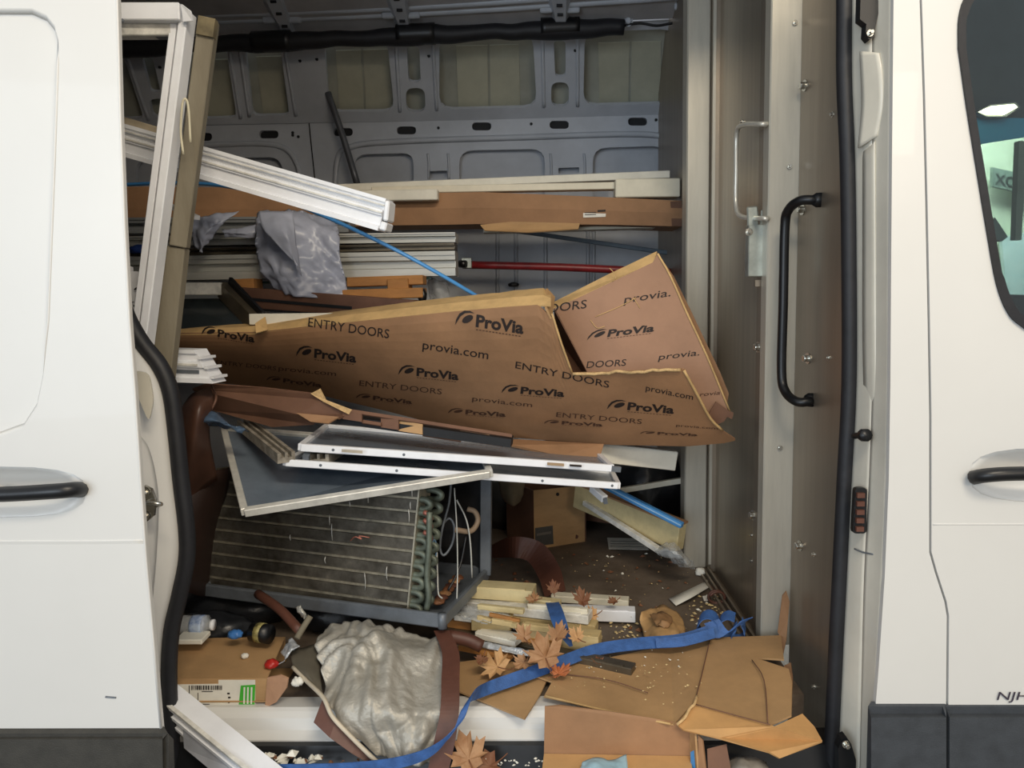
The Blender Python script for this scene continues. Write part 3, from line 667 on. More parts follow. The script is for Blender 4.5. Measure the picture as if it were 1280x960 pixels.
tag(beam('trim_block', W(430, 246, 2.665), W(548, 244, 2.665), rect(.045, .036), M_FOAM, bevel=.003), 'white trim offcut in front of the package near the slanting vinyl profile', 'board')
tag(beam('trim_strip', W(605, 290, 2.8), W(851, 283, 2.8), rect(.07, .010), M_CREAM), 'thin cream strip under the long brown package', 'strip')

# ---- aluminium extrusions
AP = [(-.05, -.02), (.05, -.02), (.05, -.008), (.03, -.006), (.03, .004), (.05, .006), (.05, .02), (-.05, .02)]
def extr(name, a, b, h, M, lab, fl=1):
    t = thing(name, lab, 'metal profile', 'metal profiles stacked crosswise')
    p, q = W(*a), W(*b); beam('profile_body', p, q, [(x*fl, y*h/.04) for x, y in AP], M, t)
    tt, ss, uu = frame(q-p, (0, 0, 1))
    beam('profile_lip', p+ss*.052*fl+uu*h*.4, q+ss*.052*fl+uu*h*.4, rect(.006, h*.14), M, t)
    return t
M_AL2 = mat('grey_aluminium', '#8f9294', .38, .5, .12, 6, stretch=(.5, 4, 4))
M_AL3 = mat('cream_aluminium', '#b9b9b3', .42, .35, .08, 6, stretch=(.5, 4, 4))
extr('metal_profile', (100, 284, 2.55), (440, 282, 2.55), .05, M_AL2, 'grey metal profile lying highest under the brown package')
extr('metal_profile', (100, 304, 2.45), (571, 298, 2.45), .030, M_AL3, 'grey-cream metal profile lying just above the wide cream one')
extr('metal_profile', (100, 319, 2.46), (570, 309, 2.46), .020, M_BRONZE, 'dark bronze metal profile between the two cream profiles')
extr('metal_profile', (100, 338, 2.44), (571, 330, 2.44), .075, M_AL3, 'wide cream metal profile lowest in the stack')
tag(beam('glass_edge_strip', W(220, 356, 2.44), W(540, 348, 2.44), rect(.07, .006), mat('teal_edge', '#28504a', .3)), 'thin dark teal strip under the wide cream metal profile', 'strip')
tag(beam('metal_profile', W(200, 232+20, 2.3), W(246, 272, 2.2), rect(.02, .012), M_VINYL), 'small white strip end poking out beside the grey wooden board', 'strip')
tag(blob('blue_rag', W(176, 312, 2.38), (.035, .02, .014), mat('navy_cloth', '#1d3a7a', .7)), 'small navy blue rag on the metal profiles behind the white frame', 'rag')
t = thing('vinyl_offcut', 'short white vinyl offcut with black specks between the door edge and the frame', 'offcut')
beam('offcut_body', W(150, 333, 1.75), W(160, 480, 1.72), [(-.02, .01), (-.01, .016), (.0, .01), (.022, .012), (.022, -.02), (-.02, -.02)], M_VINYL, t, up=UPC)
beam('offcut_body', W(172, 340, 1.73), W(172, 480, 1.71), [(-.016, .01), (.010, .014), (.014, -.01), (-.016, -.01)], M_VINYL, t, up=UPC)
for i in range(7):
    q = W(166+random.uniform(-4, 10), 362+i*5, 1.708); tube('speck', [q, q+V((random.uniform(-.008, .008), 0, random.uniform(-.006, .006)))], .002, M_BLACK, t, 2, 5)

# ---- pallet pieces
t = thing('wooden_pallet', 'orange-brown wooden pallet under the metal profiles', 'pallet')
beam('deck_board', W(437, 353, 2.36), W(531, 350, 2.36), rect(.08, .028), M_PALLET, t, bevel=.002)
beam('deck_board', W(425, 369, 2.34), W(531, 366, 2.34), rect(.09, .03), M_PALLET, t, bevel=.002)
beam('deck_board', W(290, 371, 2.40), W(440, 371, 2.40), rect(.09, .02), M_PALLET, t, bevel=.002)
for x in (310, 500): beam('block', W(x-13, 356, 2.35), W(x+13, 355, 2.35), rect(.08, .032), M_PALLET, t, bevel=.002)
blob('end_knob', W(528, 370, 2.31), (.012, .012, .022), M_BLACK, t)
t = thing('brown_plank', 'dark brown plank with long slots behind the printed carton', 'board')
beam('plank', W(284, 370, 2.33), W(520, 388, 2.25), rect(.05, .06), M_BROWNB, t, bevel=.002)
beam('slot', W(314, 374, 2.292), W(440, 385, 2.25), rect(.006, .009), M_DARK, t)
beam('slot', W(306, 386, 2.294), W(396, 392, 2.262), rect(.006, .006), M_DARK, t)
tag(beam('white_offcut', W(316, 399, 2.12), W(420, 398, 2.10), rect(.05, .03), M_FOAM, bevel=.002), 'white offcut wedged between the brown plank and the printed carton', 'board')
# ---- old window sash lying flat
t = thing('window_sash', 'old cream and black window sash lying behind the grey wooden board', 'window sash')
beam('top_rail', W(200, 361, 2.27), W(279, 361, 2.27), rect(.04, .036), M_VINYLD, t, bevel=.002)
beam('side_stile', W(281, 362, 2.29), W(322, 404, 2.14), rect(.04, .05), M_BRONZE, t, bevel=.003)
beam('side_stile_edge', W(287, 356, 2.28), W(328, 400, 2.13), rect(.012, .05), M_BLACK, t, bevel=.002)
poly('pane', [(190, 374, 2.28), (277, 373, 2.28), (309, 408, 2.15), (190, 412, 2.15)], .006, mat('dark_pane', '#2c3336', .2, .1, .2, 6), t)

# ---- red load bar
t = thing('load_bar', 'dark red load bar spanning the far wall', 'bar')
tube('bar', [W(578, 331, 2.92), W(700, 334, 2.92), W(846, 341, 2.92)], .015, M_RED, t, 3, 10)
beam('end_bracket', W(577, 329, 2.91), W(590, 329, 2.91), rect(.03, .038), M_ZINC, t, bevel=.002)
tube('end_knob', [W(575, 330, 2.90), W(582, 330, 2.885)], .014, M_BLACK, t, 2, 10)
tag(blob('black_clip', W(642, 356, 3.15), (.02, .012, .010), M_BLACK), 'small black clip stuck on the far wall below the red bar', 'clip')
tag(beam('long_blue_tube', W(640, 288, 3.0), W(835, 316, 3.0), rect(.012, .016), mat('slate_tube', '#56646f', .5), bevel=.002), 'slate blue tube along the far wall above the red bar', 'tube')
tag(surf('plastic_film', [[W(533, 345, 2.5), W(545, 348, 2.47), W(560, 352, 2.5)], [W(533, 358, 2.5), W(548, 360, 2.46), W(563, 362, 2.5)], [W(535, 374, 2.5), W(549, 376, 2.47), W(566, 376, 2.5)]], 6, 6, M_CLEAR, .0006, ridge=.006, rs=18), 'crumpled clear plastic film hanging behind the printed carton', 'plastic film')
tag(beam('wood_offcut', W(570, 374, 2.06), W(583, 374, 2.06), rect(.03, .016), M_WOODY), 'tiny pale wood offcut behind the top edge of the printed carton', 'wood')

# ---- grey plastic sheet draped over the profiles
t = thing('plastic_sheet', 'crumpled silver-grey plastic sheet draped over the metal profiles', 'plastic sheet')
D = 2.31
surf('main_fold', [[W(318, 262, D+.06), W(345, 257, D+.05), W(375, 259, D+.05), W(420, 272, D+.06)],
                   [W(314, 280, D), W(342, 272, D-.03), W(384, 280, D-.02), W(425, 288, D)],
                   [W(314, 312, D-.02), W(345, 312, D-.06), W(392, 316, D-.03), W(424, 318, D-.02)],
                   [W(324, 342, D-.03), W(352, 345, D-.07), W(402, 348, D-.04), W(432, 348, D-.02)],
                   [W(343, 368, D-.03), W(366, 371, D-.06), W(402, 372, D-.05), W(437, 374, D-.02)]], 9, 9, M_PLASTIC, .001, t, ridge=.010, rs=10, seed=2, crease=.010)
surf('over_flap', [[W(322, 264, D-.05), W(345, 262, D-.06), W(366, 264, D-.05)], [W(328, 285, D-.10), W(355, 288, D-.11), W(372, 300, D-.08)],
                   [W(345, 305, D-.11), W(364, 312, D-.11), W(376, 325, D-.08)], [W(368, 330, D-.11), W(374, 334, D-.11), W(380, 345, D-.08)]], 8, 8, M_PLASTIC, .001, t, ridge=.006, rs=10, seed=5)
surf('side_fold', [[W(238, 272, D), W(262, 264, D-.01), W(298, 263, D)], [W(236, 288, D-.02), W(258, 284, D-.05), W(284, 278, D-.01)],
                   [W(238, 305, D-.02), W(252, 303, D-.05), W(268, 298, D-.02)], [W(245, 314, D-.02), W(251, 317, D-.04), W(258, 310, D-.02)]], 9, 9, M_PLASTIC, .001, t, ridge=.008, rs=11, seed=8, crease=.006)
surf('middle_fold', [[W(276, 284, D+.03), W(298, 283, D+.02), W(320, 280, D+.03)], [W(278, 290, D+.01), W(298, 291, D), W(320, 290, D+.01)], [W(280, 298, D+.02), W(300, 298, D+.01), W(318, 299, D+.02)]], 7, 7, M_PLASTIC, .001, t, ridge=.008, rs=16, seed=4)

# ---- the big printed carton
t = thing('printed_carton', 'large crushed brown carton printed with black door maker lettering', 'carton')
TOPE = [(205, 417), (320, 416), (400, 407), (500, 396), (580, 388), (640, 383), (672, 381), (690, 397), (715, 467), (780, 465), (855, 462), (888, 524), (905, 540), (919, 549)]
BOTE = [(205, 472), (290, 480), (400, 494), (480, 513), (560, 534), (640, 547), (760, 556), (860, 558), (905, 554), (919, 551)]
def itp(L, x):
    if x <= L[0][0]: return L[0][1]
    for (a, b), (c, d) in zip(L, L[1:]):
        if x <= c: return b+(d-b)*(x-a)/(c-a)
    return L[-1][1]
LINE = [(205, 417), (500, 396), (672, 381), (919, 360)]
def FY(px, py):
    yt, yb = itp(LINE, px), itp(BOTE, px); s = max(0, min(1.1, (py-yt)/(yb-yt)))
    return 2.10-(px-205)/714*.36+.24*s**1.7
def FP(px, py): return W(px, py, FY(px, py))
xs = sorted(set([205+i*14 for i in range(51)]+[p[0] for p in TOPE]+[919])); NR = 12; vs_ = []
for x in xs:
    a, b = itp(TOPE, x), max(itp(BOTE, x), itp(TOPE, x)+1)
    for k in range(NR+1): vs_.append(FP(x, a+(b-a)*k/NR))
fs = [(i*(NR+1)+k, i*(NR+1)+k+1, (i+1)*(NR+1)+k+1, (i+1)*(NR+1)+k) for i in range(len(xs)-1) for k in range(NR)]
solid('front_panel', vs_, fs, .005, M_CARDB, t, False)
# top fold, in a paler colour that carries the light from above
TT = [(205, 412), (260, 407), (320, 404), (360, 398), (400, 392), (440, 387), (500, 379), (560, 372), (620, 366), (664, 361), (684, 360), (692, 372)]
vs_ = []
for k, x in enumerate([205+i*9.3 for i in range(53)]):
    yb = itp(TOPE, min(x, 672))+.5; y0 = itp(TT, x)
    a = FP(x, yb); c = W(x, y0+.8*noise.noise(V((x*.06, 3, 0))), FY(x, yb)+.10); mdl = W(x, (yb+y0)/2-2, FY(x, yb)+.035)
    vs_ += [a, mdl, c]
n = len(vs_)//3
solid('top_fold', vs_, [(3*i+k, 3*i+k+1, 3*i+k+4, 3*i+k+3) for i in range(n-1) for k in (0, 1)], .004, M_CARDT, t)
poly('torn_corner', [(684, 360, FY(684, 384)+.09), (694, 371, FY(684, 384)+.10), (690, 398, FY(690, 397)), (683, 384, FY(684, 384)-.002)], .005, M_CARD, t)
poly('fold_tear', [(319, 404, 2.03), (331, 396, 2.03), (335, 412, 2.02), (320, 416, 2.01)], .003, M_CARDT, t)
# bottom and back closing panels
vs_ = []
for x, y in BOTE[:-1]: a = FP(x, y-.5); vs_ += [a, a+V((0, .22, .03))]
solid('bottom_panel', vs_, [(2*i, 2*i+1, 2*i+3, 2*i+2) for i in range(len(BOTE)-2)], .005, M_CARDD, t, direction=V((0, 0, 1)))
# cut edges
tube('cut_edge', [FP(690, 392), FP(702, 430), FP(715, 466)], .0028, M_CARDT, t, 4, 6)
random.seed(5)
tube('torn_edge', [toward(FP(x, itp(TOPE, x)+random.uniform(-1.5, 1.5)), .002) for x in range(716, 856, 9)], .0042, M_FLUTE, t, 2, 6)
tube('cut_edge', [FP(855, 463), FP(872, 494), FP(888, 523), FP(903, 538)], .0035, M_CARDT, t, 4, 6)
# raised rear flap
RA, RB, RC = W(690, 384, 2.05), W(820, 315, 2.03), W(914, 520, 2.00)
RPL = plane3(RA, RB, RC)
def RP(x, y): return PL(x, y, RPL)
sheet('rear_flap', [RP(x, y) for x, y in ((694, 386), (816, 328), (822, 317), (838, 345), (858, 390), (884, 446), (912, 514), (917, 520), (903, 524), (896, 530), (880, 533), (860, 500), (752, 500))], .005, mat('cardboard_pinkish', '#a17c63', .7, 0, .07, 6, bump=.08, bscale=100), t)
sheet('inner_fold', [RP(692, 386), RP(752, 500), W(715, 500, 2.10), W(696, 420, 2.12)], .004, M_CARDD, t)  # darker colour carries the shading inside the fold
sheet('flap_fold', [RP(690, 385), toward(RP(817, 329), 0), W(821, 314, 2.06), W(760, 343, 2.07), W(693, 377, 2.08)], .004, M_CARDT, t)
sheet('back_layer', [W(x, y, 2.08-(x-820)/95*.05) for x, y in ((821, 315), (842, 345), (862, 385), (900, 465), (911, 492), (908, 510), (880, 460), (850, 395))], .005, M_CARDB, t)
tube('cut_edge', [toward(RP(x, y), .001) for x, y in ((822, 317), (838, 345), (858, 390), (884, 446), (912, 514))], .003, M_CARDT, t, 3, 6)
sheet('shredded_end', [W(x, y, 1.985) for x, y in ((884, 520), (895, 502), (909, 512), (917, 516), (915, 524), (909, 521), (905, 527), (898, 530), (886, 536))], .004, M_CARDD, t)
# tape marks on the flap
for pts in (((762, 335), (770, 345), (766, 352)), ((744, 396), (775, 383), (795, 372)), ((738, 400), (746, 410), (756, 408)), ((792, 372), (798, 382), (800, 385))):
    tube('tape_crease', [toward(RP(*q), .0012) for q in pts], .0011, M_CARDT, t, 3, 5)
# ---- printing
SF = lambda x, y: FP(x, y)
def logo(a, b, h, S, M):
    """leaf mark + bold name; a/b baseline ends of the whole mark."""
    dx, dy = b[0]-a[0], b[1]-a[1]
    s = (a[0]+dx*.30, a[1]+dy*.30)
    lettering('brand_lettering', 'ProVia', s, b, h, S, M, t, bold=.035)
    def q(u, v): return toward(S(a[0]+dx*u+h[0]*v, a[1]+dy*u+h[1]*v), .0013)
    arc = [(0, -.15), (.01, .35), (.05, .85), (.12, 1.15), (.2, 1.2), (.27, 1.05), (.2, 1.05), (.13, .95), (.07, .65), (.035, .25)]
    me = [q(*p) for p in arc]; mk('brand_arc', me, [tuple(range(len(me)))], M, t)
    me = [q(.175+.075*math.cos(k)*1.0+.02*math.sin(k), .5+.36*math.sin(k)+.12*math.cos(k)) for k in [i*2*math.pi/14 for i in range(14)]]
    mk('brand_leaf', me, [tuple(range(14))], M, t)
    def st(u0, u1, v): return [q(u0, v), q(u1, v), q(u1, v-.07), q(u0, v-.07)]
    mk('brand_tagline', [p for k in range(14) for p in st(.31+k*.048, .31+k*.048+.03, -.22)], [(4*k, 4*k+1, 4*k+2, 4*k+3) for k in range(14)], MATS['faint_ink'], t)
logo((569, 404), (654, 417), (1.2, -15), SF, M_INK)
logo((370, 444), (445, 453), (.6, -11), SF, M_INK)
logo((498, 467), (573, 475), (.6, -10), SF, M_INK)
logo((627, 490), (705, 496), (1, -8.5), SF, M_INK)
logo((759, 510), (842, 517), (1.5, -9.5), SF, M_INK)
logo((252, 417), (318, 428), (.5, -9), SF, M_INK)
logo((333, 475), (402, 484), (.6, -5), SF, M_INKF)
logo((445, 497), (515, 505), (.6, -5), SF, M_INKF)
logo((560, 516), (632, 521), (.6, -5.5), SF, M_INKF)
logo((680, 529), (753, 533), (.6, -4), SF, M_INKF)
logo((800, 542), (872, 545), (.6, -3), SF, M_INKF)
def pr(s, a, b, h, S=SF, M=M_INK, sh=0): lettering('carton_lettering', s, a, b, h, S, M, t, bold=.003, shear=sh)
pr('ENTRY DOORS', (385, 408), (486, 423), (1, -11.5))
pr('provia.com', (528, 436), (610, 449), (1, -11))
pr('ENTRY DOORS', (644, 460), (761, 485), (1, -8.6))
pr('ENTRY DOORS', (449, 482), (552, 493), (.6, -7), M=M_INKF)
pr('provia.com', (348, 463), (420, 470), (.5, -6), M=M_INKF)
pr('provia.com', (590, 501), (665, 509), (.6, -6), M=M_INKF)
pr('ENTRY DOORS', (695, 521), (802, 530), (.8, -6), M=M_INKF)
pr('provia.com', (807, 488), (866, 500), (1, -7.5), M=M_INK)
pr('provia.com', (845, 533), (897, 537), (.5, -3), M=M_INKF)
pr('ENTRY DOORS', (270, 455), (345, 463), (.5, -5), M=M_INKF)
SR = lambda x, y: RP(x, y)
pr('OORS', (684, 391), (733, 385), (1, -11), SR)
pr('provia.', (780, 379), (838, 370), (2, -10), SR)
logo((734, 424), (817, 414), (2.5, -9), SR, M_INK)
pr('DOORS', (733, 460), (782, 457), (1.5, -8.5), SR)
pr('provia.', (823, 450), (874, 444), (2, -8), SR)
pr('provia', (868, 496), (900, 493), (1.5, -5), SR, M_INKF)

# ---- torn dark carton beneath
t = thing('torn_carton', 'torn dark brown carton squeezed under the big printed carton', 'carton')
poly('flap', [(240, 486, 1.90), (258, 480, 1.88), (330, 485, 1.85), (392, 492, 1.82), (404, 500, 1.82), (436, 518, 1.83), (424, 522, 1.81), (372, 518, 1.81), (392, 531, 1.82), (340, 534, 1.86), (262, 512, 1.92)], .005, M_CARDD, t)
poly('torn_lip', [(388, 492, 1.815), (400, 486, 1.81), (408, 500, 1.815), (440, 512, 1.82), (436, 518, 1.815), (404, 502, 1.812)], .003, M_FLUTE, t)
poly('lower_flap', [(370, 516, 1.80), (424, 521, 1.79), (410, 529, 1.78), (388, 527, 1.79)], .004, M_CARDB, t)
beam('slotted_edge', W(425, 522, 1.86), W(640, 552, 1.82), rect(.05, .02), M_DARK, t)
def edge_piece(x0, x1, up_, lo, M, nm):
    f = lambda x, d: 514+(x-430)*.155+d
    poly(nm, [(x0, f(x0, up_), 1.825), (x1, f(x1, up_), 1.815), (x1, f(x1, lo), 1.81), (x0, f(x0, lo), 1.82)], .006, M, t)
edge_piece(425, 640, -4, 0, M_CARDD, 'rim'); edge_piece(428, 452, 0, 10, M_CARDD, 'tab'); edge_piece(476, 498, 0, 13, M_CARDD, 'tab'); edge_piece(498, 528, 1, 14, M_CARD, 'tab')
edge_piece(575, 612, 1, 14, M_CARDB, 'tab'); edge_piece(612, 628, 0, 14, M_CARDD, 'tab'); edge_piece(452, 476, 7, 11, M_CARDD, 'tab'); edge_piece(528, 576, 11, 15, M_CARDD, 'tab')
tag(poly('cardboard_sheet', [(628, 548, 2.02), (755, 555, 2.02), (748, 577, 1.98), (700, 570, 1.96), (640, 556, 1.97)], .006, M_CARDB), 'tan cardboard panel lying under the right end of the printed carton', 'cardboard')

# ---- white vinyl profile end poking out at left
t = thing('vinyl_profile', 'white vinyl profile with a mitred end poking out below the printed carton', 'profile')
a, b = W(90, 452, 1.80), W(256, 457, 1.76)
tt, ss, uu = frame(b-a, (0, 0, 1))
prof = vprof(.06, .075)
secs = [[a+ss*x+uu*y for x, y in prof], [b+ss*x+uu*y+tt*(.012-y*.62) for x, y in prof]]
loft('profile_body', secs, M_VINYL, t)
beam('profile_rib', a+ss*.031+uu*.004, b+ss*.031+uu*.004, rect(.004, .005), M_VINYLD, t)
beam('profile_groove', a+ss*.025-uu*.012, b+ss*.025-uu*.012, rect(.004, .008), M_PAN, t)
for k in range(3): beam('mitre_web', b+ss*.03+uu*(.02-.022*k)+tt*(.006+.014*k), b-ss*.03+uu*(.02-.022*k)+tt*(.006+.014*k), rect(.010, .006), M_VINYL, t)
# ---- brown vinyl coil at the left
t = thing('brown_trim_sheet', 'curled dark brown vinyl trim sheet behind the black door seal', 'trim sheet')
surf('curl', [[W(262, 484, 1.84), W(240, 492, 1.80), W(225, 512, 1.82)], [W(268, 500, 1.78), W(246, 512, 1.72), W(222, 545, 1.76)], [W(262, 540, 1.78), W(244, 560, 1.74), W(226, 590, 1.78)], [W(272, 600, 1.86), W(252, 615, 1.86), W(232, 640, 1.86)]], 7, 7, mat('rust_brown_vinyl', '#4f362b', .42, 0, .15, 8), .002, t)
tube('curl_edge', [W(265, 483, 1.838), W(270, 498, 1.78), W(262, 516, 1.77)], .003, M_BROWNB, t)
surf('lower_skirt', [[W(232, 600, 1.84), W(262, 590, 1.86), W(290, 585, 1.92)], [W(235, 660, 1.82), W(255, 665, 1.88), W(275, 665, 2.0)], [W(236, 740, 1.80), W(250, 745, 1.88), W(268, 745, 2.0)]], 5, 5, mat('dark_brown_vinyl', '#33231d', .5), .002, t)
tag(surf('plastic_film', [[W(243, 520, 1.80), W(262, 512, 1.77), W(300, 530, 1.80)], [W(246, 528, 1.75), W(270, 526, 1.73), W(305, 538, 1.76)], [W(250, 536, 1.77), W(275, 538, 1.76), W(310, 545, 1.78)]], 8, 8, mat('smoky_film', '#4d6178', .2, .1, .25, 20), .001, ridge=.009, rs=14), 'crumpled smoky blue film between the brown trim sheet and the storm panes', 'plastic film')

# ---- storm windows and screens lying on the condenser
def pane(name, lab, c, Mf, Mp, w=.018, h=.014, edges='abcd', holes=0):
    t = thing(name, lab, 'window pane', 'aluminium framed panes lying on the condenser')
    A_, B_, C_, D_ = [V(p) for p in c]; nn = (B_-A_).cross(D_-A_).normalized()
    if nn.z < 0: nn = -nn
    for k, (p, q) in zip('abcd', ((A_, B_), (B_, C_), (C_, D_), (D_, A_))):
        if k in edges: beam('frame_bar', p, q, rect(w, h), Mf, t, up=nn, bevel=.0015)
    sheet('pane', [p for p in (A_, B_, C_, D_)], .003, Mp, t, direction=-nn)
    tt, ss, uu = frame(B_-A_, nn)
    for i in range(holes):
        q = A_.lerp(B_, .1+.22*i)+ss*w*.5; bolt('screw', q, ss if ss.y < 0 else -ss, .0022, M_PAN, t, .002)
    return t
Fp, Rp, Bp = W(306, 640, 1.62), W(612, 592, 1.74), W(280, 537, 1.98)
pane('storm_pane', 'large grey pane in a silver frame with one corner hanging over the condenser fins', (Fp, Rp, W(600, 562, 2.06), Bp), mat('dull_aluminium', '#d0cec6', .4, .2, .10, 30), M_HAZEPANE, .016, .018)
tube_t = bpy.data.objects[-1] if False else None
Fb, Rb = W(357, 578, 1.71), W(772, 607, 1.84)
pane('storm_pane', 'grey pane in a white frame with drilled holes lying between two other panes', (Fb, Rb, W(765, 592, 2.12), W(400, 556, 2.05)), M_VINYL, M_HAZEPANE, .014, .016, 'abcd', 5)
Fb, Rb = W(376, 559, 1.72), W(764, 585, 1.83)
t = pane('storm_pane', 'topmost grey pane in a white frame with a label on its edge', (Fb, Rb, W(740, 562, 2.12), W(408, 534, 2.02)), M_VINYL, M_HAZEPANE, .014, .017, 'abcd', 2)
beam('corner_block', W(764, 585.5, 1.828), W(775, 586.5, 1.833), rect(.014, .013), M_PAN, t)
beam('corner_leg', W(383, 568, 1.722), W(383, 575, 1.73), rect(.014, .012), M_PAN, t, up=UPC)
poly('edge_label', [(427, 561.5, 1.715), (453, 563.4, 1.719), (453, 567, 1.719), (427, 565, 1.715)], .0008, mat('grubby_label', '#b5aa97', .7), t)
poly('edge_label', [(684, 578, 1.79), (705, 579.5, 1.796), (705, 583, 1.796), (684, 581.5, 1.79)], .0008, mat('brown_label', '#9b8365', .7), t)
poly('edge_barcode', [(712, 580.4, 1.799), (727, 581.4, 1.803), (727, 584, 1.803), (712, 583, 1.799)], .0008, M_INK, t)
def sill_piece(lab, a, b, w=.04):
    t = thing('sill_channel', lab, 'channel', 'grubby channels between the panes')
    p, q = W(*a), W(*b)
    beam('channel_body', p, q, [(-w/2, -.012), (w/2, -.012), (w/2, .012), (w/2-.008, .012), (w/2-.008, .0), (.003, .0), (.003, .012), (-.003, .012), (-.003, .0), (-w/2+.008, .0), (-w/2+.008, .012), (-w/2, .012)], mat('grubby_vinyl', '#a59d8f', .6, 0, .25, 40, c2='#6f675b'), t)
    return t
sill_piece('dirty grey window channel lying beside the topmost pane corner', (306, 530, 1.96), (358, 572, 1.70))
sill_piece('dirty grey window channel end under the topmost pane', (420, 560, 1.85), (398, 574, 1.74), .05)

# ---- air-conditioner condenser with base pan
t = thing('condenser_coil', 'old air-conditioner coil with dark fins and green tube bends standing on a grey base pan', 'condenser')
bl, br = W(269, 731, 1.975), W(515, 766, 1.785)
ux = br-bl; wv = ux.normalized(); uz = V((0, 0, 1)); zt = .312; lean = V((.035, .03, zt))
nrm = wv.cross(V((0, 0, 1))).normalized()
if nrm.y > 0: nrm = -nrm
NRW = 10
rowh = 1/NRW
for k in range(NRW):
    a = bl+lean*(k*rowh+rowh*.08); b = a+ux; hh = zt*rowh*.8
    c = V((0, 0, hh/2))
    beam('fin_row', a+c, b+c, rect(.055, hh), M_FIN, t)
    a2 = bl+lean*(k*rowh); beam('fin_gap', a2+nrm*.0275, a2+ux+nrm*.0275, rect(.004, zt*rowh*.18), M_FINW, t)
# end plates
for q, nm in ((bl, 'end_plate'), (br, 'end_plate')): beam(nm, q+wv*(.002 if q is br else -.002), q+lean+wv*(.002 if q is br else -.002), rect(.004, .062), M_FINW, t, up=tuple(nrm))
# tube bends right, two staggered columns; left small
rr = zt*rowh*.5
for k in range(NRW-1):
    for col, off, far in ((0, .018, .030), (1, -.014, .042)):
        c = br+lean*((k+.5+col*.5)*rowh)+nrm*off; r2 = rr*.72
        pts = [c+V((0, 0, r2)), c+wv*(far*.55)+V((0, 0, r2)), c+wv*(far*.9)+V((0, 0, r2*.55)), c+wv*far, c+wv*(far*.9)-V((0, 0, r2*.55)), c+wv*(far*.55)-V((0, 0, r2)), c-V((0, 0, r2))]
        tube('tube_bend', pts, .0078, M_COPPER, t, 3, 8)
    if k % 2 == 0:
        c = bl+lean*((k+1)*rowh)+nrm*.01
        tube('tube_bend', [c+V((0, 0, rr*.9)), c-wv*.016+V((0, 0, rr*.6)), c-wv*.016-V((0, 0, rr*.6)), c-V((0, 0, rr*.9))], .005, M_COPPER, t, 3, 7)
# frost-like bent fin marks
random.seed(11)
for (x, y) in ((412, 650), (415, 665), (515, 615), (513, 632), (511, 645), (363, 672), (437, 630), (484, 717), (456, 727), (460, 620), (407, 700)):
    q = W(x, y, 1.795+(515-x)/246*.17-.04); h = random.uniform(.006, .022)
    tube('bent_fin', [q+V((0, 0, -h)), q+V((random.uniform(-.002, .002), -.002, 0)), q+V((0, 0, h))], .0011, mat('bright_fin', '#d8d6cf', .4, .5), t, 2, 4)
tube('stray_wire', [W(438, 676, 1.80), W(444, 671, 1.795), W(452, 674, 1.795), W(449, 670, 1.795), W(462, 672, 1.795)], .0016, M_COPR, t)
tube('suction_tube', [W(537, 640, 1.76), W(536, 690, 1.755), W(534, 720, 1.755), W(536, 745, 1.75), W(533, 763, 1.75)], .0075, M_COPPER, t, 5, 8)
for y in (640, 650, 665): tube('copper_tail', [W(530, y, 1.77), W(537, y+4, 1.765), W(538, y+10, 1.77), W(532, y+13, 1.78)], .006, M_COPR, t, 4, 7)
# base pan
c0, c1, c2 = W(256, 737, 1.93), W(553, 776, 1.70), W(609, 716, 2.06)
c3 = c0+(c2-c1)
def rim(a, b): beam('pan_rim', a, b, rect(.014, .034), M_PAN, t, bevel=.004)
rim(c0, c1); rim(c1, c2); rim(c2, c3); rim(c3, c0)
sheet('pan_floor', [p+V((0, 0, -.012)) for p in (c0, c1, c2, c3)], .004, M_PAN, t, direction=V((0, 0, -1)))
tube('rim_corner', [c1+V((0, 0, -.017)), c1+V((0, 0, .017))], .011, M_PAN, t, 2, 10)
# back housing, compressor wires
h0, h1 = c2+V((-.01, -.01, 0)), c2+V((-.22, .16, 0))
beam('housing_post', c2+V((-.004, .0, 0)), c2+V((.004, .0, .30)), rect(.05, .03), M_PAN, t, up=(1, 0, 0), bevel=.002)
sheet('housing_wall', [h0, h0+V((0, 0, .3)), h1+V((0, 0, .3)), h1], .004, mat('dark_housing', '#3a3a3c', .6, .2, .2, 12), t)
blob('fan_motor', W(560, 660, 2.0), (.05, .05, .07), M_DARK, t, 3, .1)
tube('wire_loop', [W(564, 602, 1.86), W(561, 630, 1.86), W(553, 660, 1.85), W(550, 685, 1.85), W(555, 694, 1.85), W(565, 680, 1.86), W(568, 660, 1.86), W(562, 648, 1.86), W(552, 656, 1.86)], .0032, M_PAN, t, 5, 6)
tube('wire_loop', [W(546, 672, 1.80), W(540, 674, 1.80), W(536, 690, 1.80), W(540, 704, 1.80), W(546, 690, 1.80), W(543, 674, 1.80), W(539, 688, 1.80), W(542, 702, 1.80), W(547, 686, 1.80)], .0022, mat('blue_wire', '#51708a', .5), t, 5, 6)
tube('wire', [W(546, 690, 1.80), W(547, 720, 1.80), W(548, 742, 1.78), W(553, 748, 1.78)], .002, mat('white_wire', '#b5b5ae', .5), t, 5, 6)
tube('wire', [W(568, 610, 1.84), W(571, 660, 1.83), W(572, 710, 1.83), W(571, 752, 1.80)], .0016, MATS['white_wire'], t, 5, 6)
tube('wire', [W(571, 625, 1.86), W(583, 650, 1.86), W(588, 680, 1.86), W(590, 722, 1.88)], .002, MATS['white_wire'], t, 5, 6)
tube('wire', [W(584, 636, 1.9), W(594, 640, 1.9), W(597, 652, 1.9), W(588, 664, 1.88), W(568, 662, 1.86)], .007, mat('tan_hose', '#8d7964', .6), t, 5, 8)
tube('wire', [W(583, 668, 1.88), W(577, 700, 1.86), W(570, 720, 1.84), W(560, 738, 1.82)], .003, M_BLACK, t, 5, 6)
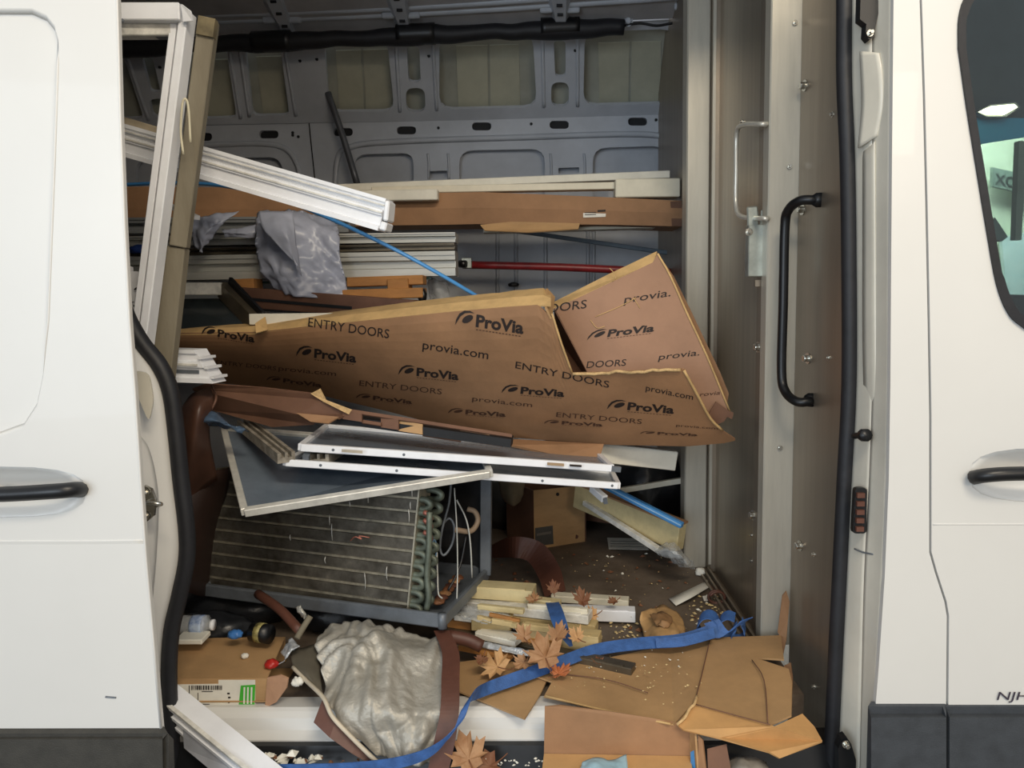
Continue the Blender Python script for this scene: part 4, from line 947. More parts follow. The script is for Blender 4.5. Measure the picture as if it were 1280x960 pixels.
for k in range(7): blob('pan_debris', W(548+k*4, 752-k*5, 1.80+.03*k), (.014, .014, .006), (M_LEAF3, M_BROWN, M_LEAF)[k % 3], t, k)

# ---- dark clutter carrying the condenser, plus dark masses painting the void behind
def bag(px, py, Y, r, lab, s, M=M_BIN):
    c = W(px, py, Y); c.z = max(c.z, r[2]*.8); return tag(blob('bag_or_void_fill', c, r, M, None, s, .22), lab, 'bag')
bag(300, 760, 2.02, (.15, .10, .062), 'shiny black rubbish bag under the rear corner of the condenser pan', 1)
bag(262, 785, 1.83, (.10, .05, .038), 'small black rubbish bag behind the green-labelled carton', 2)
bag(420, 775, 1.99, (.10, .08, .045), 'black rubbish bag between the condenser pan and the silver tarp', 3)
bag(545, 760, 2.05, (.09, .08, .045), 'dark bag under the right end of the condenser pan', 6, mat('charcoal_bag', '#26231f', .5))
bag(628, 665, 2.9, (.12, .08, .10), 'dark mass standing in for the shaded back corner left of the small tan carton', 7, MATS['charcoal_bag'])  # invented dark mass painting the black void in the corner
bag(715, 600, 3.0, (.16, .08, .18), 'large black mass standing in for the shade behind the small tan carton', 8)  # added dark mass, paints the deep shade at the far wall
bag(810, 620, 2.75, (.14, .10, .16), 'large black mass standing in for the shade behind the yellow boards', 9)  # added dark mass in place of the unlit gap
t = thing('plastic_bottle', 'clear plastic water bottle with a blue-white label lying behind the carton', 'bottle')
a, b = W(214, 781, 1.74), W(266, 781, 1.735)
ax = (b-a)
prof_r = [(0, .012), (.06, .021), (.3, .022), (.36, .0205), (.8, .022), (.9, .012), (1, .012)]
tube('bottle_body', [a+ax*k for k, r in prof_r], lambda x: .0225 if x < .82 else .012, M_CLEAR, t, 2, 14)
tube('bottle_label', [a+ax*.52, a+ax*.65, a+ax*.8], .0232, mat('bottle_label', '#b9c9df', .3, c2='#5d76a8', scale=60), t, 2, 14)
tube('bottle_cap', [b-ax*.03, b+ax*.03], .013, M_VINYL, t, 2, 12)
tag(beam('white_tray', W(224, 797, 1.70), W(258, 797, 1.70), rect(.05, .012), M_FOAM, bevel=.002), 'small white tray edge under the plastic bottle', 'tray')
tag(tube('brown_stick', [W(322, 742, 1.78), W(350, 762, 1.72), W(376, 790, 1.66)], .011, M_BROWN, None, 4, 8), 'dark brown stick slanting under the condenser pan', 'stick')
tag(tube('tan_stick', [W(388, 770, 1.66), W(378, 786, 1.645), W(371, 798, 1.63)], .007, M_WOODG, None, 4, 8), 'short tan stick crossing the dark brown stick', 'stick')
t = thing('tape_roll', 'roll with a yellow label among the black bags', 'roll')
c = W(325, 792, 1.70); tube('roll_body', [c+V((-.02, .01, 0)), c+V((.025, -.005, 0))], .022, M_BLACK, t, 2, 14)
tube('roll_label', [c+V((-.006, .004, .001)), c+V((.008, 0, .001))], .0232, mat('yellow_label', '#b1a668', .5, c2='#3a372a', scale=90), t, 2, 14)
tag(blob('blue_scrap', W(294, 793, 1.70), (.016, .012, .010), mat('blue_cap', '#3f74b6', .4)), 'small blue plastic scrap behind the tan carton', 'scrap')
tag(surf('white_tissue', [[W(366, 758, 1.74), W(376, 756, 1.72), W(384, 762, 1.74)], [W(370, 766, 1.72), W(378, 765, 1.70), W(386, 770, 1.72)], [W(374, 772, 1.73), W(380, 774, 1.71), W(383, 776, 1.73)]], 5, 5, M_PAPER, .001, ridge=.006, rs=20), 'crumpled white tissue beneath the condenser pan', 'tissue')

# ---- tan carton with white and green label
t = thing('labelled_carton', 'small tan carton with a white barcode label and a green block on the sill', 'carton')
zf = .006
fl_, fr_ = WZ(206, 886, zf), WZ(338, 884, zf); Yc = 1.57
fl_, fr_ = V((fl_.x, Yc, zf)), V((fr_.x, Yc, zf))
ztop = W(290, 848, Yc).z
topb = W(345, 797, 1.72); zb_ = topb.z
def q4(*p): return [V(x) for x in p]
ftl, ftr = V((fl_.x, Yc, ztop)), V((W(334, 846, Yc).x, Yc, ztop))
btl, btr = V((W(206, 798, 1.76).x, 1.76, W(206, 799, 1.76).z)), W(356, 797, 1.76)
sheet('front_panel', q4(fl_, fr_, ftr, ftl), .004, M_CARD, t)
sheet('top_panel', q4(ftl, ftr, W(348, 815, 1.68), btr, btl), .004, M_CARD, t, direction=V((0, 0, -1)))
sheet('back_panel', q4(btl, btr, btr-V((0, 0, btr.z-.004)), btl-V((0, 0, btl.z-.004))), .004, M_CARD, t)
sheet('torn_flap', [W(334, 847, 1.565), W(350, 844, 1.555), W(360, 848, 1.55), W(358, 860, 1.55), W(345, 878, 1.555), W(331, 885, 1.565)], .004, mat('cardboard_inside', '#bd9273', .75), t)
sheet('lower_panel', q4(fl_+V((0, -.003, 0)), fr_+V((0, -.003, 0)), fr_+V((0, .15, -.002)), fl_+V((0, .15, -.002))), .003, M_CARD, t, direction=V((0, 0, 1)))
def CF(x, y): return W(x, y, Yc-.001)
sheet('shipping_label', [CF(x, y) for x, y in ((206, 856), (273, 855), (273, 850), (319, 850), (319, 884), (206, 884))], .001, M_PAPER, t)
def CQ(x, y): return W(x, y, Yc-.0024)
sheet('green_block', [CQ(x, y) for x, y in ((301, 857), (319, 856), (318, 884), (298, 884))], .0006, M_GREEN, t)
random.seed(2); x = 239.0
while x < 277:
    w_ = random.choice((.7, 1.1, 1.8)); sheet('barcode_bar', [CQ(x, 857), CQ(x+w_, 857), CQ(x+w_, 862.5), CQ(x, 862.5)], .0004, M_INK, t); x += w_+random.choice((.8, 1.2))
for x0, y0, x1, y1 in ((236, 857, 237, 882), (247, 866, 247.8, 880), (236, 880, 262, 880.8), (252, 864, 266, 864.8), (284, 866, 287, 868), (285, 871, 288, 873), (285, 877, 287, 879)):
    sheet('label_print', [CQ(x0, y0), CQ(x1, y0), CQ(x1, y1), CQ(x0, y1)], .0004, M_INK, t)
for k in range(3): sheet('label_stroke', [W(x, y, Yc-.0034) for x, y in ((304.5+k*4.5, 859), (306.5+k*4.5, 859), (306+k*4.5, 880), (304+k*4.5, 880))], .0003, M_PAPER, t)
blob('paper_scrap', W(306, 820, 1.655), (.008, .006, .006), M_PAPER, t)
tag(surf('bubble_wrap', [[W(350, 815, 1.66), W(357, 800, 1.66), W(364, 796, 1.67)], [W(352, 822, 1.62), W(362, 812, 1.61), W(375, 806, 1.63)], [W(342, 828, 1.61), W(356, 824, 1.60), W(366, 818, 1.62)]], 7, 7, mat('bubble_film', '#c9ced3', .15, .2, .2, 40, bump=.8, bscale=120), .001, ridge=.006, rs=20), 'crumpled shiny bubble wrap sticking out of the labelled carton', 'bubble wrap')
tag(blob('red_wrapper', W(339, 830, 1.61), (.014, .012, .010), M_REDP, None, 2, .3), 'crumpled red wrapper in the torn end of the labelled carton', 'wrapper')
tag(blob('paper_scrap', W(372, 852, 1.565), (.010, .008, .010), M_PAPER, None, 4, .4), 'little white paper scrap beside the torn flap of the carton', 'paper')

# ---- silver tarp with brown border
t = thing('silver_tarp', 'crumpled silver tarpaulin with a brown border hanging over the door sill', 'tarpaulin')
surf('silver_sheet', [[W(402, 776, 1.74), W(440, 766, 1.74), W(500, 774, 1.73), W(552, 786, 1.70)],
     [W(390, 800, 1.66), W(440, 792, 1.64), W(505, 800, 1.63), W(558, 812, 1.64)],
     [W(400, 838, 1.58), W(445, 835, 1.55), W(500, 840, 1.55), W(560, 848, 1.57)],
     [W(402, 872, 1.51), W(450, 878, 1.49), W(502, 882, 1.48), W(560, 886, 1.495)],
     [W(424, 905, 1.48), W(462, 912, 1.46), W(505, 918, 1.455), W(556, 922, 1.47)],
     [W(466, 950, 1.45), W(488, 955, 1.44), W(516, 958, 1.435), W(548, 962, 1.46)]], 26, 16, M_SILVER, .0015, t, ridge=.004, rs=12, seed=3, amp=.012, fs_=9, crease=.019)
def rb(px, py, Y, hw): return (W(px, py, Y), V((hw, 0, 0)))
ribbon('brown_border', [rb(552, 788, 1.712, .018), rb(563, 815, 1.63, .019), rb(563, 850, 1.545, .019), rb(562, 888, 1.485, .019), rb(556, 925, 1.458, .021), rb(545, 975, 1.44, .021)], M_BROWN, .002, t)
sheet('brown_underside', [W(x, y, Y) for x, y, Y in ((404, 872, 1.50), (392, 903, 1.47), (412, 922, 1.45), (440, 942, 1.44), (462, 955, 1.44), (474, 956, 1.44), (450, 928, 1.455), (420, 900, 1.47))], .003, M_BROWN, t)
tube('cream_piping', [W(366, 834, 1.60), W(384, 852, 1.56), W(404, 872, 1.495), (W(415, 895, 1.465)), W(436, 918, 1.445), W(458, 940, 1.435), W(476, 957, 1.43)], .0045, mat('cream_piping', '#c5b9a4', .7), t, 5, 7)
surf('dark_side_flap', [[W(362, 812, 1.66), W(380, 806, 1.68), W(400, 800, 1.70)], [W(366, 830, 1.60), W(385, 836, 1.58), W(402, 838, 1.60)], [W(378, 848, 1.565), W(392, 858, 1.54), W(405, 868, 1.52)]], 6, 6, mat('olive_grey_tarp', '#6d675a', .5, .2), .0015, t, ridge=.005, rs=12)
tube('brown_roll_end', [W(560, 795, 1.72), W(585, 800, 1.72), W(602, 808, 1.72)], .016, M_BROWN, t, 4, 8)

# ---- lower left white profile
t = thing('vinyl_profile', 'white vinyl profile leaning down from the sill beside the lower door seal', 'profile')
p0, p1 = W(206, 872, 1.53), W(345, 985, 1.40)
beam('profile_body', p0, p1, vprof(.05, .05), M_VINYL, t, up=(.2, -.4, 1))
tt, ss, uu = frame(p1-p0, (.2, -.4, 1)); beam('profile_rib', p0+ss*.02+uu*.027, p1+ss*.02+uu*.027, rect(.008, .005), M_VINYLD, t, up=(.2, -.4, 1))
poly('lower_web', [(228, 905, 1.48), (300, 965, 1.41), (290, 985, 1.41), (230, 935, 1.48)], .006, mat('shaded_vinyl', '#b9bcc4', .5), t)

# ---- small tan carton at the back
t = thing('small_carton', 'small upright tan carton with a grey sticker standing at the back of the floor', 'carton')
a, b = WZ(668, 687, 0), WZ(731, 677, 0); hgt_ = W(667, 613, a.y).z
d_ = V((-(b-a).y, (b-a).x, 0)).normalized()*.16
c_, e_ = a+d_+V((-.03, 0, 0)), b+d_
upv = V((0, 0, hgt_)); up2 = V((0, 0, W(730, 607, b.y).z))
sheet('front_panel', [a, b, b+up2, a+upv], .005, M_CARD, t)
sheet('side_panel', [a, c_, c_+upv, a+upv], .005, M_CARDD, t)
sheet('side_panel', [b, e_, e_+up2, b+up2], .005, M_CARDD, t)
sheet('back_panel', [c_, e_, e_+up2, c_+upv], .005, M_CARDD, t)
spl = plane3(a, b, a+upv)
def SP(x, y, d=.002): return toward(PL(x, y, spl), d)
sheet('sticker', [SP(669, 660), SP(691, 657), SP(692, 680), SP(669, 683)], .001, mat('grey_sticker', '#4b4a48', .5), t)
sheet('sticker_band', [SP(671, 667, .004), SP(689, 664, .004), SP(689, 667, .004), SP(671, 670, .004)], .0006, mat('sticker_band', '#6c6660', .5), t)
o = SP(697, 618, .003); tube('punched_hole', [o+V((0, .003, 0)), o], .006, M_BLACK, t, 2, 10)
tube('stain', [SP(721, 671, .002)+V((0, .002, 0)), SP(720, 671, .002)], .007, M_BROWN, t, 2, 8)
tag(surf('hanging_cloth', [[W(622, 598, 2.6), W(638, 598, 2.57), W(656, 600, 2.6)], [W(624, 614, 2.58), W(640, 616, 2.54), W(656, 614, 2.58)], [W(630, 628, 2.58), W(642, 634, 2.55), W(653, 628, 2.58)]], 6, 6, mat('beige_cloth', '#8e8068', .8), .002, ridge=.006, rs=10), 'beige cloth hanging down behind the condenser housing', 'cloth')
# boards at the right
tag(beam('white_board', W(745, 564, 2.12), W(843, 575, 2.16), rect(.04, .054), M_FOAM, bevel=.002), 'short white board end below the printed carton at the bulkhead post', 'board')
t = thing('yellow_board', 'cream-yellow board slanting down to the bulkhead post', 'board')
pA, pB = W(722, 618, 2.60), W(852, 672, 2.30)
beam('board', pA, pB, rect(.04, .085), M_WOODP, t, bevel=.003)
tt, ss, uu = frame(pB-pA, (0, 0, 1)); beam('brown_top_edge', pA+uu*.045, pB+uu*.045, rect(.05, .006), M_CARDB, t)
tag(beam('white_strip', W(731, 628, 2.55), W(826, 689, 2.28), rect(.02, .016), M_VINYLD, bevel=.001), 'thin white strip lying below the yellow board', 'strip')
tag(beam('white_strip', W(764, 615, 2.62), W(854, 600, 2.55), rect(.02, .018), M_CREAM, bevel=.001), 'thin cream strip rising towards the bulkhead post above the blue strip', 'strip')
t = thing('blue_strip', 'short blue plastic strip lying on the yellow board', 'strip')
pA, pB = W(756, 607, 2.40), W(853, 657, 2.24)
beam('strip_body', pA, pB, rect(.02, .018), M_BLUEP, t, bevel=.003)
tt, ss, uu = frame(pB-pA, (0, 0, 1)); beam('highlight_rib', pA+ss*.011+uu*.003, pB+ss*.011+uu*.003, rect(.002, .004), mat('light_blue', '#9fc8ea', .3), t)
t = thing('clip_end', 'white vinyl clip end between the yellow board and the panes', 'offcut')
beam('clip_body', W(740, 610, 2.30), W(756, 624, 2.24), rect(.02, .022), M_VINYL, t, bevel=.002); beam('clip_tip', W(756, 622, 2.24), W(757, 629, 2.24), rect(.02, .012), M_PAN, t)
tag(beam('floor_board', W(725, 641, 2.9), W(800, 650, 2.75), rect(.08, .03), M_CARDD), 'brown board lying on the floor behind the small tan carton', 'board')
t = tag(surf('plastic_bag', [[W(816, 684, 2.30), W(832, 672, 2.26), W(848, 678, 2.26), W(858, 688, 2.28)], [W(818, 692, 2.26), W(835, 688, 2.18), W(852, 692, 2.17), W(868, 700, 2.22)], [W(830, 700, 2.26), W(845, 706, 2.20), W(860, 710, 2.20), W(870, 708, 2.25)], [W(848, 710, 2.30), W(856, 714, 2.27), W(864, 715, 2.27), W(870, 713, 2.30)]], 9, 9, M_CLEAR, .001, ridge=.008, rs=14, seed=6, crease=.008), 'crumpled clear plastic bag at the foot of the bulkhead post', 'plastic bag')

# ---- papers and scraps on the floor
def floor_sheet(name, pts, th, M, lab, cat, z=.004, group=None):
    o = sheet(name, [WZ(x, y, z) for x, y in pts], th, M, None, direction=V((0, 0, -1))); return tag(o, lab, cat, group)
t = thing('paper_slip', 'white printed paper slip lying flat on the floor near the clear bag', 'paper')
sheet('slip', [WZ(x, y, .004) for x, y in ((759, 672), (805, 673), (811, 687), (761, 686))], .001, M_PAPER, t, direction=V((0, 0, -1)))
for k in range(3): sheet('print_line', [WZ(x, y, .0055) for x, y in ((763, 676+k*3.2), (805, 676.6+k*3.2), (805, 677.3+k*3.2), (763, 676.8+k*3.2))], .0004, mat('grey_ink', '#8d8a80', .7), t, direction=V((0, 0, -1)))
t = thing('paper_receipt', 'long narrow white receipt slanting beside the floor track', 'paper')
surf('slip', [[WZ(836, 748, .006), WZ(858, 738, .02), WZ(881, 727, .004)], [WZ(845, 757, .006), WZ(866, 746, .02), WZ(888, 733, .004)]], 6, 2, M_PAPER, .0008, t, direction=V((0, 0, -1)))
t = thing('brown_tape_coil', 'curled brown tape roll on the floor by the track', 'tape')
c = WZ(896, 747, .018)
tube('coil', [c+V((.022*math.cos(k*.6), .006*math.sin(k*.3), .018*math.sin(k*.6))) for k in range(16)], .004, M_BROWN, t, 3, 6)
floor_sheet('cardboard_scrap', [(884, 733), (898, 730), (906, 741), (893, 746)], .003, M_CARDD, 'dark cardboard scrap under the receipt', 'cardboard')
floor_sheet('white_tag', [(878, 745), (887, 744), (888, 750), (880, 751)], .001, M_PAPER, 'tiny white tag beside the brown tape roll', 'paper', .006)
tag(blob('paper_wad', WZ(875, 715, .012), (.014, .012, .012), M_PAPER, None, 3, .3), 'little white paper wad at the foot of the bulkhead track', 'paper')
t = thing('brown_band', 'dark brown curved vinyl band arching over the floor behind the wood strips', 'band')
ribbon('band', [(WZ(612, 690, .05), V((0, .0, .02))), (WZ(640, 684, .10), V((.0, .01, .03))), (WZ(668, 690, .09), V((.02, .0, .03))), (WZ(686, 715, .05), V((.03, 0, .02))), (WZ(694, 742, .02), V((.03, 0, .01)))], M_BROWN, .002, t)
t = thing('paper_bag', 'crumpled brown paper bag lying on the floor by the blue strap', 'paper bag')
surf('bag_body', [[WZ(806, 765, .05), WZ(822, 755, .035), WZ(840, 760, .03), WZ(852, 768, .03)], [WZ(800, 783, .03), WZ(818, 776, .05), WZ(840, 778, .045), WZ(858, 782, .03)], [WZ(800, 798, .015), WZ(820, 798, .05), WZ(842, 798, .05), WZ(862, 796, .02)], [WZ(803, 806, .004), WZ(822, 808, .01), WZ(842, 808, .01), WZ(864, 803, .004)]], 7, 7, M_BAG, .002, t, ridge=.006, rs=14, seed=9, crease=.006, direction=V((0, 0, -1)))
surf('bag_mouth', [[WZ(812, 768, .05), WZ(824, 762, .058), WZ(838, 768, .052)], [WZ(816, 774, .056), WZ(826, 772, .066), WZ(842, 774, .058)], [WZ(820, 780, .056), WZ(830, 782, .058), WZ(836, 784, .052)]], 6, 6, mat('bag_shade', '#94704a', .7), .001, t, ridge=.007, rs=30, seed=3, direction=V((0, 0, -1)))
tag(blob('red_scrap', WZ(872, 794, .025), (.016, .012, .012), M_REDP, None, 6, .3), 'red scrap next to the bundled blue strap', 'scrap')

# ---- loose wood and vinyl strips on the floor
GW = 'loose strips piled on the floor'
def strip_(a, b, w, h, M, lab, nm='wood_strip', grain=True):
    t = thing(nm, lab, 'strip', GW)
    p, q = WZ(*a), WZ(*b)
    beam('strip', p, q, rect(w, h), M, t, bevel=.0015)
    tt, ss, uu = frame(q-p, (0, 0, 1))
    beam('face_step', p+ss*w*.3+uu*h*.5, q+ss*w*.3+uu*h*.5-tt*.02, rect(w*.3, .004), M, t)
    return t
strip_((590, 736, .10), (668, 741, .10), .06, .03, M_WOODP, 'pale yellow painted strip highest in the pile behind the blue strap')
strip_((606, 746, .08), (700, 757, .08), .03, .025, M_WOODP, 'splintered pale yellow strip just below the highest one')
strip_((575, 752, .07), (738, 771, .07), .05, .022, M_VINYLD, 'long off-white vinyl strip with a stepped face', 'vinyl_strip')
strip_((585, 764, .05), (724, 778, .05), .03, .016, M_VINYL, 'thin white strip under the stepped off-white strip', 'vinyl_strip')
strip_((640, 772, .045), (746, 784, .045), .04, .022, M_WOODY, 'pine strip with a square end beside the fallen strap tail')
strip_((650, 791, .04), (750, 802, .04), .045, .04, M_WOODY, 'short thick pine batten under the orange leaves')
strip_((700, 765, .022), (794, 768, .022), .04, .03, M_VINYL, 'white square-ended batten lying farthest right in the pile', 'vinyl_strip')
strip_((690, 746, .03), (786, 752, .03), .035, .018, M_CREAM, 'cream strip behind the white square-ended batten')
strip_((592, 776, .065), (640, 779, .065), .05, .03, M_WOODY, 'stubby pine offcut wrapped in clear film')
strip_((600, 790, .05), (650, 801, .05), .05, .014, M_FOAM, 'flat white foam offcut in front of the stubby pine')
strip_((555, 742, .05), (620, 748, .05), .04, .02, M_VINYLD, 'dirty white strip end under the condenser pan corner', 'vinyl_strip')
strip_((560, 788, .028), (792, 838, .022), .035, .022, M_BRONZE, 'long bronze metal rail lying across the front of the pile', 'metal_rail')
strip_((556, 776, .05), (592, 781, .05), .03, .02, M_PALLET, 'small brown wood end beside the pan corner')
for i in range(4):
    x = 597+i*9; strip_((x, 772+i*2, .09-.012*(i % 2)), (x+random.uniform(16, 26), 776+i*2, .085), .014, .012, M_WOODY, ('thin pine splinter standing out at the left of the stubby pine', 'thin pine splinter on top of the stubby pine', 'thin pine splinter at the film edge', 'thin pine splinter touching the white strip')[i])
for k, (a, b, w_, h_, M_, lab) in enumerate((((598, 758, .095), (655, 764, .095), .018, .012, M_WOODP, 'slim yellow splinter under the highest yellow strip'),
    ((570, 770, .075), (612, 775, .075), .03, .012, M_VINYLD, 'short dirty white slat end beside the clear film'),
    ((655, 782, .075), (712, 789, .075), .02, .014, M_WOODY, 'pine sliver lying on the pine strip'),
    ((640, 800, .03), (700, 808, .03), .03, .02, M_PALLET, 'brown batten below the thick pine batten'),
    ((612, 768, .10), (650, 776, .09), .012, .008, M_PALLET, 'dark pine splinter across the stubby pine'),
    ((660, 758, .085), (735, 764, .085), .016, .014, M_CREAM, 'cream quarter-round lying on the stepped strip'),
    ((575, 809, .03), (640, 822, .03), .02, .01, M_PALLET, 'thin brown slat along the bubble wrap'))): strip_(a, b, w_, h_, M_, lab)
strip_((745, 806, .012), (815, 812, .012), .008, .006, M_WOODG, 'narrow grey stick lying beside the paper bag')
tag(surf('bubble_wrap', [[WZ(570, 795, .05), WZ(610, 801, .06), WZ(662, 812, .05)], [WZ(572, 802, .04), WZ(612, 810, .05), WZ(664, 820, .04)]], 10, 4, MATS['bubble_film'], .002, ridge=.006, rs=30, direction=V((0, 0, -1))), 'strip of bubble wrap lying along the bronze rail', 'bubble wrap')
tag(surf('plastic_film', [[WZ(566, 752, .09), WZ(600, 757, .10), WZ(636, 764, .09), WZ(645, 772, .08)], [WZ(560, 764, .08), WZ(590, 772, .095), WZ(625, 775, .09), WZ(648, 786, .06)]], 8, 5, M_CLEAR, .0008, ridge=.008, rs=25, direction=V((0, 0, -1))), 'clear film wrapped round the pine offcuts', 'plastic film')

# ---- flattened cardboard on the floor and over the sill
t = thing('flattened_carton', 'flattened tan cardboard carton spread over the floor and sill beside the bulkhead', 'cardboard')
DN = V((0, 0, -1))
def zs_(pts): return [WZ(*p) for p in pts]
sheet('left_panel', zs_([(572, 828, .014), (612, 822, .016), (690, 836, .018), (676, 866, .012), (656, 898, .004), (574, 864, .010)]), .004, M_CARD, t, direction=DN)
sheet('main_panel', zs_([(640, 834, .020), (760, 822, .020), (838, 806, .020), (888, 797, .03), (874, 870, .03), (842, 905, .012), (760, 888, .014), (680, 870, .018), (690, 852, .022)]), .004, M_CARD, t, direction=DN)
sheet('right_panel', zs_([(886, 797, .032), (976, 794, .045), (980, 824, .045), (944, 822, .040), (986, 836, .045), (990, 852, .045), (989, 894, .04), (962, 906, .035), (868, 880, .032), (876, 842, .032)]), .004, M_CARD, t, direction=DN)
sheet('front_flap', zs_([(866, 880, .033), (962, 905, .036), (968, 908, .036), (1003, 892, .03), (1018, 908, .015), (1028, 926, .004), (975, 948, -.005), (962, 940, .006), (900, 922, .008), (854, 912, .012), (846, 905, .016)]), .004, mat('cardboard_warm', '#bf925c', .75, 0, .09, 8), t, direction=DN)
poly('upright_flap', [(974, 794, 1.80), (972, 790, 1.80), (978, 745, 1.79), (983, 739, 1.79), (987, 752, 1.79), (985, 775, 1.79), (983, 800, 1.79), (978, 823, 1.77)], .004, M_CARDB, t)
poly('side_flap', [(980, 832, 1.685), (988, 828, 1.68), (991, 845, 1.66), (990, 886, 1.58), (980, 896, 1.57)], .004, M_CARDB, t)
for pts in (((888, 797, .034), (878, 840, .034), (868, 880, .036)), ((940, 825, .043), (955, 850, .046), (960, 905, .038)), ((700, 842, .024), (760, 850, .024), (810, 866, .022)), ((868, 880, .037), (915, 893, .038), (963, 906, .04))):
    tube('crease', zs_(pts), .0012, M_CARDD, t, 4, 5)
tube('torn_edge', zs_([(846, 906, .018), (856, 897, .026), (862, 886, .034), (868, 880, .038), (871, 870, .036)]), .003, M_FLUTE, t, 4, 6)
tube('torn_edge', zs_([(682, 870, .02), (760, 889, .016), (838, 905, .014)]), .0025, M_CARDT, t, 4, 6)
t = thing('open_box', 'open cardboard box standing on the step below the door sill', 'box')
pts = [(681, 883, 1.475), (700, 882, 1.475), (760, 889, 1.475), (812, 897, 1.472), (840, 902, 1.47), (862, 908, 1.468), (862, 945, 1.46), (680, 942, 1.465)]
poly('back_panel', pts, .004, M_CARDB, t)
zb2 = W(760, 943, 1.465).z
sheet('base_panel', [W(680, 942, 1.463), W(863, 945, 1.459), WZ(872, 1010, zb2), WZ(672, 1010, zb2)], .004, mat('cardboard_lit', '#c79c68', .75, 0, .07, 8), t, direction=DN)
poly('side_panel', [(862, 908, 1.467), (868, 912, 1.45), (874, 1000, 1.39), (866, 1000, 1.42), (862, 945, 1.459)], .004, M_CARD, t)
poly('blue_tape', [(863, 940, 1.445), (867, 938, 1.44), (870, 975, 1.41), (864, 975, 1.42)], .001, M_BLUEP, t)
t = thing('cardboard_pieces', 'folded brown cardboard piece wedged between the open box and the step', 'cardboard')
poly('fold', [(872, 918, 1.45), (878, 924, 1.44), (884, 980, 1.39), (874, 980, 1.40)], .005, M_CARDB, t)
poly('fold', [(884, 936, 1.43), (908, 930, 1.43), (918, 985, 1.385), (886, 985, 1.385)], .005, M_CARDD, t)
tag(blob('crumpled_cup', W(935, 962, 1.42), (.035, .03, .02), mat('smoky_cup', '#8c867c', .25, .1, .2, 20), None, 4, .25), 'crumpled translucent cup on the step under the cardboard flap', 'cup')
tag(surf('cloth_rag', [[WZ(728, 950, zb2+.02), WZ(745, 943, zb2+.02), WZ(765, 947, zb2+.02), WZ(783, 940, zb2+.02)], [WZ(722, 966, zb2+.02), WZ(745, 962, zb2+.035), WZ(765, 962, zb2+.035), WZ(786, 958, zb2+.02)], [WZ(725, 995, zb2+.02), WZ(745, 990, zb2+.03), WZ(765, 990, zb2+.03), WZ(784, 990, zb2+.02)]], 7, 7, M_GLOVE, .0015, ridge=.004, rs=22, direction=V((0, 0, -1))), 'pale blue crumpled cloth lying in the open box', 'cloth')

# ---- blue strap
t = thing('blue_strap', 'long blue webbing strap running from the bulkhead over the cardboard and down the step', 'strap')
def S_(px, py, Y, dx, dz, dy=0): return (W(px, py, Y), V((dx, dy, dz)))
def Sz(px, py, z, dx, dz, dy=0): return (WZ(px, py, z), V((dx, dy, dz)))
ribbon('long_run', [S_(330, 962, 1.425, 0, .010), S_(430, 960, 1.415, 0, .010), S_(500, 953, 1.41, .002, .012), S_(545, 936, 1.415, .006, .013), S_(573, 905, 1.435, .010, .010, .005), S_(585, 876, 1.47, .009, .009, .008),
    Sz(606, 862, .035, .003, .010, .012), Sz(650, 846, .035, .001, .009, .014), Sz(700, 828, .038, .001, .009, .014), Sz(745, 812, .04, 0, .008, .014), Sz(800, 804, .045, 0, .008, .014), Sz(850, 800, .05, 0, .009, .014), Sz(892, 788, .06, 0, .012, .01)], M_BLUE, .002, t)
ribbon('folded_run', [Sz(820, 804, .05, 0, .008, .008), Sz(855, 801, .058, 0, .008, .010), Sz(893, 791, .066, 0, .008, .010)], M_BLUE, .002, t)
c = WZ(892, 787, .05)
for (dx, dz, r, s) in ((-.012, 0, .030, 0), (.036, .0, .030, 1.0), (.062, -.014, .022, 2.2)):
    ribbon('bundled_loop', [(c+V((dx+r*.8*math.cos(s+k*.7), -.01+.004*k, dz+.01+r*math.sin(s+k*.7))), V((.006, .018, .004))) for k in range(8)], M_BLUE, .002, t, 4)
ribbon('bundled_loop', [(c+V((-.01, -.02, .03)), V((.018, 0, .006))), (c+V((.015, -.03, 0)), V((.016, 0, .008))), (c+V((.045, -.03, .02)), V((.012, 0, .012))), (c+V((.075, -.02, .03)), V((.014, 0, .008)))], M_BLUE, .002, t, 4)
t = thing('strap_tail', 'short blue strap tail curling down over the pine strips', 'strap')
ribbon('tail', [Sz(690, 752, .09, .016, .0, .004), Sz(694, 762, .105, .017, .003), Sz(700, 780, .10, .016, .004), Sz(707, 795, .07, .010, .004), Sz(714, 808, .05, .004, .001)], M_BLUE, .002, t)

# ---- leaves
MAPLE = [(0, -.45), (.06, -.28), (.36, -.38), (.34, -.18), (.66, -.06), (.52, .08), (.74, .34), (.50, .34), (.46, .48), (.27, .36), (.34, .72), (.18, .68), (0, .95)]
MAPLE = MAPLE+[(-x, y) for x, y in reversed(MAPLE[1:-1])]
def leaf(p, size, rot, M, lab, tilt=(0, 0), curl=.25, group='dry leaves scattered among the rubbish'):
    t = thing('maple_leaf', lab, 'leaf', group)
    cs, sn = math.cos(rot), math.sin(rot); pts = []
    for x, y in MAPLE:
        z = curl*(x*x*1.2+(y-.2)**2*.6)*.8+.10*math.sin(x*9+y*7)
        X, Y_ = (x*cs-y*sn)*size, (x*sn+y*cs)*size
        pts.append(p+V((X, Y_*math.cos(tilt[0]), z*size+Y_*math.sin(tilt[0])+X*math.sin(tilt[1]))))
    cen = p+V((0, 0, .01*size)); n = len(pts)
    solid('blade', pts+[cen], [(i, (i+1) % n, n) for i in range(n)], .0008, M, t, direction=V((0, 0, -1)))
    q = pts[0]; d = (pts[0]-cen).normalized(); tube('stalk', [cen, q, q+d*size*.35+V((0, 0, .1*size))], .0012, M_LEAF3, t, 3, 5)
    return t
